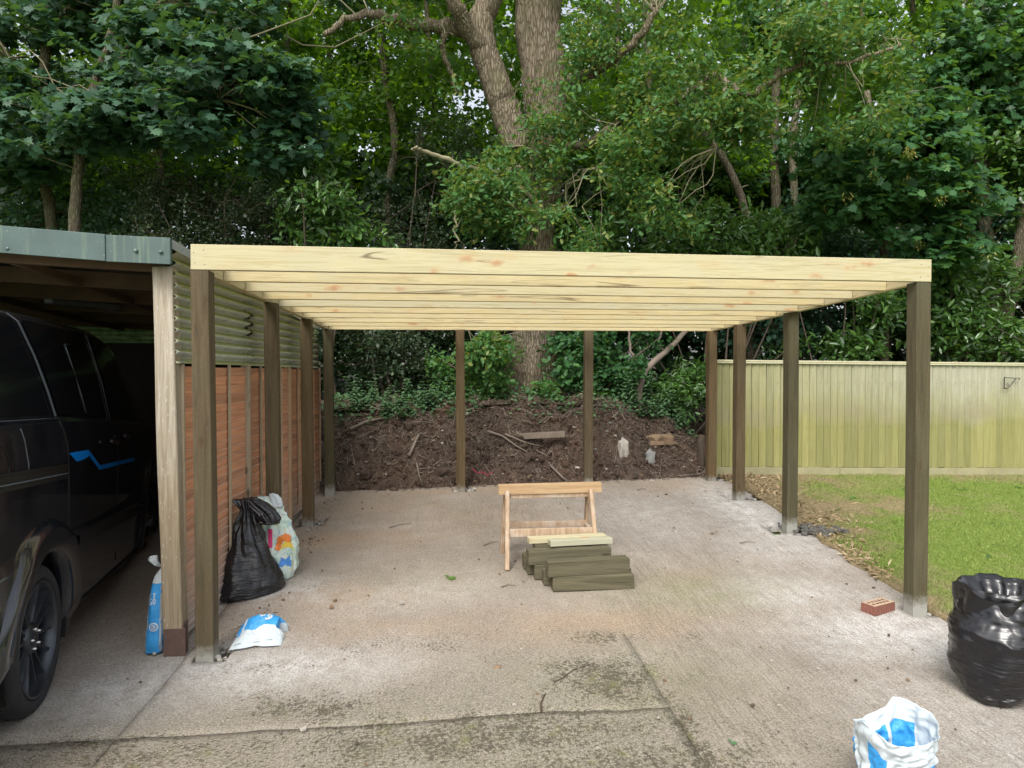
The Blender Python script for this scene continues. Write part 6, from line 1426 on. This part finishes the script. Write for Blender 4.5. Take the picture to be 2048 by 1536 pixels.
# distant wood closing the background, with sky showing through high up
def sl(lo_, hi_, cnt, seed, dens, thr, z0, z1):
    r = np.random.default_rng(seed); u = r.uniform(-450, 2500, cnt); v = r.uniform(lo_, hi_, cnt); z = r.uniform(z0, z1, cnt)
    P = CAM+z[:, None]*(FW+RT*((u-1024)/FPX)[:, None]-UP*((v-768)/FPX)[:, None])
    return P[np.array([mnoise.noise(Vector(p*dens)) > thr for p in P])]
r = np.random.default_rng(90)
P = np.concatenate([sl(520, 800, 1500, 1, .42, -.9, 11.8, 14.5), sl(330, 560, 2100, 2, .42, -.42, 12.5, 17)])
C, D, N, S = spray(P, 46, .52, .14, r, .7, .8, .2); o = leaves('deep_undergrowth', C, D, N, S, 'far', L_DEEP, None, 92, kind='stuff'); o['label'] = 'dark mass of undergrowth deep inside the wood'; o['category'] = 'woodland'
P = np.concatenate([sl(120, 420, 2000, 3, .5, -.30, 13, 19), sl(230, 420, 500, 7, .5, -.6, 12.6, 14.5), sl(-80, 180, 1150, 4, .6, -.10, 13.5, 21), sl(-420, -60, 350, 5, .5, -.2, 14, 22)])
C, D, N, S = spray(P, 50, .5, .125, r, .7, .8, .2); o = leaves('far_wood', C, D, N, S, 'far', L_FAR, None, 91, kind='stuff'); o['label'] = 'deep mass of woodland leaves behind the nearer trees'; o['category'] = 'woodland'
n = 2000; P = np.c_[r.uniform(-14, 18, n), r.uniform(6.2, 19, n), r.uniform(9.5, 13, n)]; P = P[np.array([mnoise.noise(Vector(p*.35)) > .02 for p in P])]
C, D, N, S = spray(P, 30, .8, .26, r, .4, .5, .2); o = leaves('added_shade_canopy', C, D, N, S, 'far', L_FAR, None, 93, kind='stuff'); o['label'] = 'high leaf canopy added over the wood to shade it'; o['category'] = 'canopy'  # leaf layer added overhead to keep skylight off the wood
# bare poles deep in the wood
wh = ['above the green fascia', 'between the sycamore and the shed corner', 'over the left end of the front beam', 'left of the yellow-green tree', 'close to the oak on its left', 'just right of the oak', 'beyond the oak\'s right limb', 'above the last joists at the right', 'behind the seed-hung sycamore', 'beyond the leaning mossy trunk']
for i, (u, z) in enumerate([(230, 14), (420, 15.5), (540, 14.5), (660, 16), (905, 14.5), (1250, 15), (1330, 14), (1700, 15), (1830, 14), (1450, 16)]):
    lx = r.uniform(-40, 40); q = [base_at(u, z), T_(u+lx*.3, 420, z), T_(u+lx, 200, z), T_(u+lx*1.6, -60, z)]; mb = MB(); limbs(mb, q, .09, .05, .05, 500+i, 7, 4)
    tag(mb.obj('distant_trunk', BARK2, smooth=True), 'thin shaded trunk deep in the wood, '+wh[i], 'tree trunk', 'thin trunks deep in the wood')

# ================================================================== DEBRIS ON THE BANK AND THE CONCRETE
def stone(mb, c, s, seed, sq=(1, 1, .7), rot=0.0, m=0):
    bm = bmesh.new(); bmesh.ops.create_icosphere(bm, subdivisions=2, radius=1.0)
    V = []
    for v in bm.verts:
        p = np.array(v.co); p = p/np.max(np.abs(p))**.6; p = p*(1+.45*nz(p[0]+seed, p[1], p[2], 1.1)+.15*nz(p[0]+seed, p[1], p[2], 3.1)); p = p*np.array(sq)*s
        V.append((c[0]+p[0]*math.cos(rot)-p[1]*math.sin(rot), c[1]+p[0]*math.sin(rot)+p[1]*math.cos(rot), c[2]+p[2]))
    bm.verts.index_update(); F = [tuple(v.index for v in f.verts) for f in bm.faces]; bm.free(); mb.add(V, F, m)
def onbank(x, y): return mound_h(x, y)
r = np.random.default_rng(5)
mb = MB()
for i in range(6500):                       # roots and twigs strewn over the bank
    x = r.uniform(-.1, 4.85); y = 4.05+r.uniform(0, 1)**.8*1.25; L = r.gamma(2.0, .032)+.02; a = r.uniform(0, math.pi); P = []; cu = r.normal()*.35
    big = r.uniform() < .05; w = r.uniform(.0013, .0032)*(2.2 if big else 1)
    if big: L *= 2.5
    for t in (-.5, 0, .5):
        px, py = x+L*t*math.cos(a), y+L*t*math.sin(a)*.6+cu*L*(t*t); P.append((px, py, onbank(px, py)+w+.010+r.uniform(0, .022)))
    mb.tube(P, [w, w*.9, w*.5], 3, cap=False)
o = mb.obj('roots_and_twigs', [TWIG], None, kind='stuff'); o['label'] = 'tangle of thin roots and twigs strewn over the earth bank'; o['category'] = 'twigs'
mb = MB()
for i in range(1500):
    x = r.uniform(-.1, 4.85); y = 4.05+r.uniform(0, 1)*1.3; L = r.gamma(2.0, .04)+.02; a = r.uniform(0, math.pi); w = r.uniform(.0015, .004)
    P = [(x+L*t*math.cos(a), y+L*t*math.sin(a)*.6, onbank(x+L*t*math.cos(a), y+L*t*math.sin(a)*.6)+.012+r.uniform(0, .02)) for t in (-.5, .5)]; mb.tube(P, [w, w*.6], 3, cap=False)
o = mb.obj('dark_roots', [TWIGD], None, kind='stuff'); o['label'] = 'dark wet root ends poking from the bank face'; o['category'] = 'roots'
n = 15000; x = r.uniform(-.2, 5.0, n); y = 4.03+r.uniform(0, 1, n)**.9*1.5
C = np.array([(a, b, onbank(a, b)+.012+.02*r.uniform()) for a, b in zip(x, y)]); D = r.normal(size=(n, 3)); D[:, 2] *= .3; N = np.tile([0, -.5, 1.0], (n, 1))+r.normal(size=(n, 3))*.5
o = leaves('leaf_litter', C, D, N, r.gamma(3, .007, n)+.010, 'litter', LITTER, None, 80, kind='stuff'); o['label'] = 'dry brown leaf litter and bark chips covering the bank'; o['category'] = 'leaf litter'
mb = MB()
for i in range(150):
    x = r.uniform(-.1, 4.9); y = 4.02+r.uniform(0, 1)**1.4*1.1; s = r.gamma(2, .005)+.006; stone(mb, (x, y, onbank(x, y)+s*.1), s, i, (1, 1, .6), r.uniform(0, 3), int(r.integers(0, 3)))
o = mb.obj('bank_stones', [STONEG, OCHRE, STONE], None, kind='stuff', smooth=False); o['label'] = 'small stones and clay crumbs in the bank'; o['category'] = 'stones'
def loose_stone(u, v, z, s, sq, mat, label, rot=0, seed=1):
    p = W(u, v, z); mb = MB(); stone(mb, p, s, seed, sq, rot); tag(mb.obj('loose_stone', mat), label, 'stone')
mb = MB()
for i in range(420):
    x = r.uniform(-.1, 4.9); y = 4.05+r.uniform(0, 1)**1.2*1.0; s = r.gamma(3, .007)+.012; stone(mb, (x, y, onbank(x, y)), s, i*.37, (1, 1, .8), r.uniform(0, 3))
o = mb.obj('soil_clods', [SOIL], None, kind='stuff'); o['label'] = 'clods of dark earth crumbling from the bank face'; o['category'] = 'soil'
# sizeable pieces
p = W(1082, 872, 8.85); ax = (RT[0], RT[1], .06)
q0, q1 = np.array(W(1022, 874, 8.85)), np.array(W(1131, 868, 8.70)); tag(timber('wooden_plank', q0, q1, .09, .075, TWIG), 'short grey plank end jutting from the middle of the earth bank', 'plank')
loose_stone(1246, 898, 8.75, .105, (.62, .6, 1.35), STONE, 'pale upright stone in the bank right of the rear middle post', .3, 3)
loose_stone(1300, 915, 8.72, .085, (.75, .5, 1.15), STONEG, 'grey slab-like stone right of the pale upright one', .1, 5)
loose_stone(1322, 880, 9.0, .15, (1.3, .8, .55), OCHRE, 'rounded ochre clay lump near the right of the bank', .2, 6)
loose_stone(1170, 912, 8.8, .06, (.8, .6, 1.0), STONEG, 'grey stone beside the right rear middle post', .2, 8)
loose_stone(835, 965, 8.35, .05, (1.2, .8, .6), STONE, 'pale stone at the foot of the bank, left part', .1, 9)
loose_stone(1404, 905, 8.82, .075, (.7, .9, 3.2), TWIGD, 'tall earthy stump leaning against the end of the fence', .2, 12)
loose_stone(995, 1335, 3.93, .022, (1.1, .8, .6), OCHRE, 'small orange stone lying on the front concrete, centre', .2, 13)
for (pts, w, lab) in [([(700, 858), (735, 842), (768, 836)], .02, 'pale stick lying on the upper left of the bank'), ([(818, 912), (828, 890), (838, 868)], .022, 'forked stick standing up the bank face left of centre'), ([(833, 925), (838, 950), (846, 972)], .009, 'thin pale root trailing down the bank onto the slab'),
     ([(975, 862), (1005, 872), (1030, 890), (1055, 905)], .016, 'stick slanting down below the plank end'), ([(1010, 868), (1050, 885), (1085, 893)], .013, 'grey stick under the plank in the bank'), ([(1100, 930), (1125, 955), (1135, 962)], .015, 'stick poking from the hollow in the bank'), ([(1225, 835), (1240, 822), (1250, 840)], .014, 'bent twig on the right crest of the bank')]:
    P = []
    for (u, v) in pts:      # find the bank surface along the sight line
        z = 7.8
        while z < 10.5:
            q = W(u, v, z)
            if q[2] < onbank(q[0], q[1])+.03: break
            z += .02
        P.append(W(u, v, z-.05))
    tag(MB().tube(P, [w, w*.9]+[w*.6]*(len(P)-2), 6).obj('stick', TWIG, smooth=True), lab, 'stick')
# red ribbon scrap
P = [W(945, 938, 8.28), W(955, 946, 8.25), W(966, 944, 8.25), W(975, 950, 8.22), W(985, 944, 8.22)]
tag(MB().tube(P, .006, 4).obj('ribbon_scrap', simple('faded_red_ribbon', (0.35, 0.03, 0.07), 0.6)), 'scrap of red ribbon caught at the foot of the bank', 'ribbon')

# rubble in the post holes
RG = 'rubble round the post feet'
mb = MB()
for (a, b, c, d) in HOLES:
    for i in range(34):
        x = r.uniform(a, b); y = r.uniform(c, d); s = r.uniform(.006, .022)
        if x > 4.9 and r.uniform() < .4: continue
        stone(mb, (x, y, g(x, y)-.035+r.uniform(0, .03)), s, i, (1, .9, .7), r.uniform(0, 3), int(r.integers(0, 2)))
o = mb.obj('hole_rubble', [STONE, STONEG], None, kind='stuff'); o['label'] = 'broken concrete rubble filling the holes round the post feet'; o['category'] = 'rubble'
mb = MB()
for i in range(130):     # dug spoil beside the second right post
    x = 4.98+r.normal()*.12; y = 1.92+r.normal()*.08; s = r.uniform(.008, .03); stone(mb, (x, y, g(x, y)+.01+r.uniform(0, .03)), s, i, (1, .9, .7), r.uniform(0, 3))
o = mb.obj('spoil_heap', [simple('dark_spoil', (0.10, 0.095, 0.085), 0.95, var=.4, scale=15, bump=.6)], None, kind='stuff'); o['label'] = 'small grey heap of dug spoil right of the second right-hand post'; o['category'] = 'spoil'
mb = MB()
for i in range(700):
    x = r.uniform(-.6, 5.0); y = r.uniform(-1.9, 3.9)
    if i < 260: x = r.uniform(-.05, .35); y = r.uniform(.1, 3.9)
    s = r.gamma(1.6, .0020)+.0018; mb.box((x, y, g(x, y)+.010+s*.3), (s*2, s*1.5, s), ((math.cos(i), math.sin(i), 0), (-math.sin(i), math.cos(i), 0), (0, 0, 1)), int(r.integers(0, 3)))
o = mb.obj('concrete_crumbs', [TWIGD, STONE, OCHRE], None, kind='stuff'); o['label'] = 'crumbs of soil and grit scattered over the concrete'; o['category'] = 'grit'
for (u0, v0, u1, v1, lab) in [(778, 1055, 822, 1047, 'curved dry twig on the left middle of the concrete'), (967, 1091, 996, 1083, 'dry twig just left of the sawhorse'), (1002, 1174, 1032, 1171, 'short twig in front of the sawhorse leg'), (1480, 1086, 1513, 1085, 'twig on the pale concrete near the second right post'), (1275, 980, 1292, 978, 'tiny twig behind the sawhorse')]:
    d0 = 1.729/((v0-744)/FPX); 
    def gnd(u, v):
        z = 2.5
        while z < 12:
            q = W(u, v, z)
            if q[2] < g(q[0], q[1])+.012: return q
            z += .01
        return q
    a, b = np.array(gnd(u0, v0)), np.array(gnd(u1, v1)); m_ = (a+b)/2+np.array([0, .03, .004]); tag(MB().tube([a, m_, b], [.006, .005, .003], 5).obj('twig', TWIG), lab, 'twig')
p = np.array(gnd(895, 1158)); tag(leaves('fallen_leaf', np.array([p, p+np.array([.01, .01, .01])]), np.array([[1., .3, .1], [-.6, .8, .2]]), np.array([[0, -.3, 1.], [.3, -.5, 1.]]), np.array([.075, .05]), 'oval', L_LAU, None, 4), 'single fresh green leaf lying on the concrete left of the sawhorse', 'leaf')
p = np.array(gnd(1462, 1488)); tag(leaves('fallen_leaf', np.array([p, p+np.array([.01, .01, .005])]), np.array([[1., .3, .1], [-.6, .8, .2]]), np.array([[0, -.3, 1.], [.3, -.5, 1.]]), np.array([.035, .025]), 'oval', L_NET, None, 5), 'pale wilted leaf scrap on the concrete left of the open white sack', 'leaf')
# dry straw and weeds along the slab's edge at the far right corner
n = 3000; y = 4.1-3.4*r.uniform(0, 1, n)**1.5; x = np.array([lawn_edge(b) for b in y])+np.abs(r.normal(size=n))*.22*np.clip(y-.6, .25, 1.6)+.01
C = np.c_[x, y, [g(a, b)+.022 for a, b in zip(x, y)]]; D = r.normal(size=(n, 3)); D[:, 2] = np.abs(D[:, 2])*.35; N = np.tile([0, -.3, 1.0], (n, 1))+r.normal(size=(n, 3))*.4
o = leaves('dead_grass', C, D, N, r.gamma(3, .012, n)+.01, 'narrow', STRAW, None, 81, kind='stuff'); o['label'] = 'strawy dead grass and leaf bits where the lawn meets the concrete'; o['category'] = 'dead grass'

r = np.random.default_rng(66); n = 420; cx_ = r.uniform(4.95, 9.5, 34); cy_ = r.uniform(-.6, 4.2, 34); k_ = r.integers(0, 34, n); x = cx_[k_]+r.normal(size=n)*.05; y = cy_[k_]+r.normal(size=n)*.05
ok = np.array([a > lawn_edge(b)+.03 and b < fence_y(a)-.05 for a, b in zip(x, y)]); x, y = x[ok], y[ok]
C = np.c_[x, y, [g(a, b)+.035 for a, b in zip(x, y)]]; D = r.normal(size=(len(x), 3)); D[:, 2] = .25; N = np.tile([0, -.2, 1.0], (len(x), 1))+r.normal(size=(len(x), 3))*.25
o = leaves('lawn_weeds', C, D, N, r.uniform(.018, .04, len(x)), 'oval', L_LAU, None, 67, kind='stuff'); o['label'] = 'small broad-leaved weeds dotted through the lawn'; o['category'] = 'weeds'
mb = MB(); s_ = .05
while s_ < FL:
    for zz in (.42, 1.0, 1.58):
        mb.box(fp(s_+.004*math.sin(s_*31), .0215, zz+.012*math.sin(s_*17)), (.006, .003, .006), (fd, fn, (0, 0, 1)))
    s_ += bw
mb.obj('nail_heads', STEELK, fence, kind='stuff')
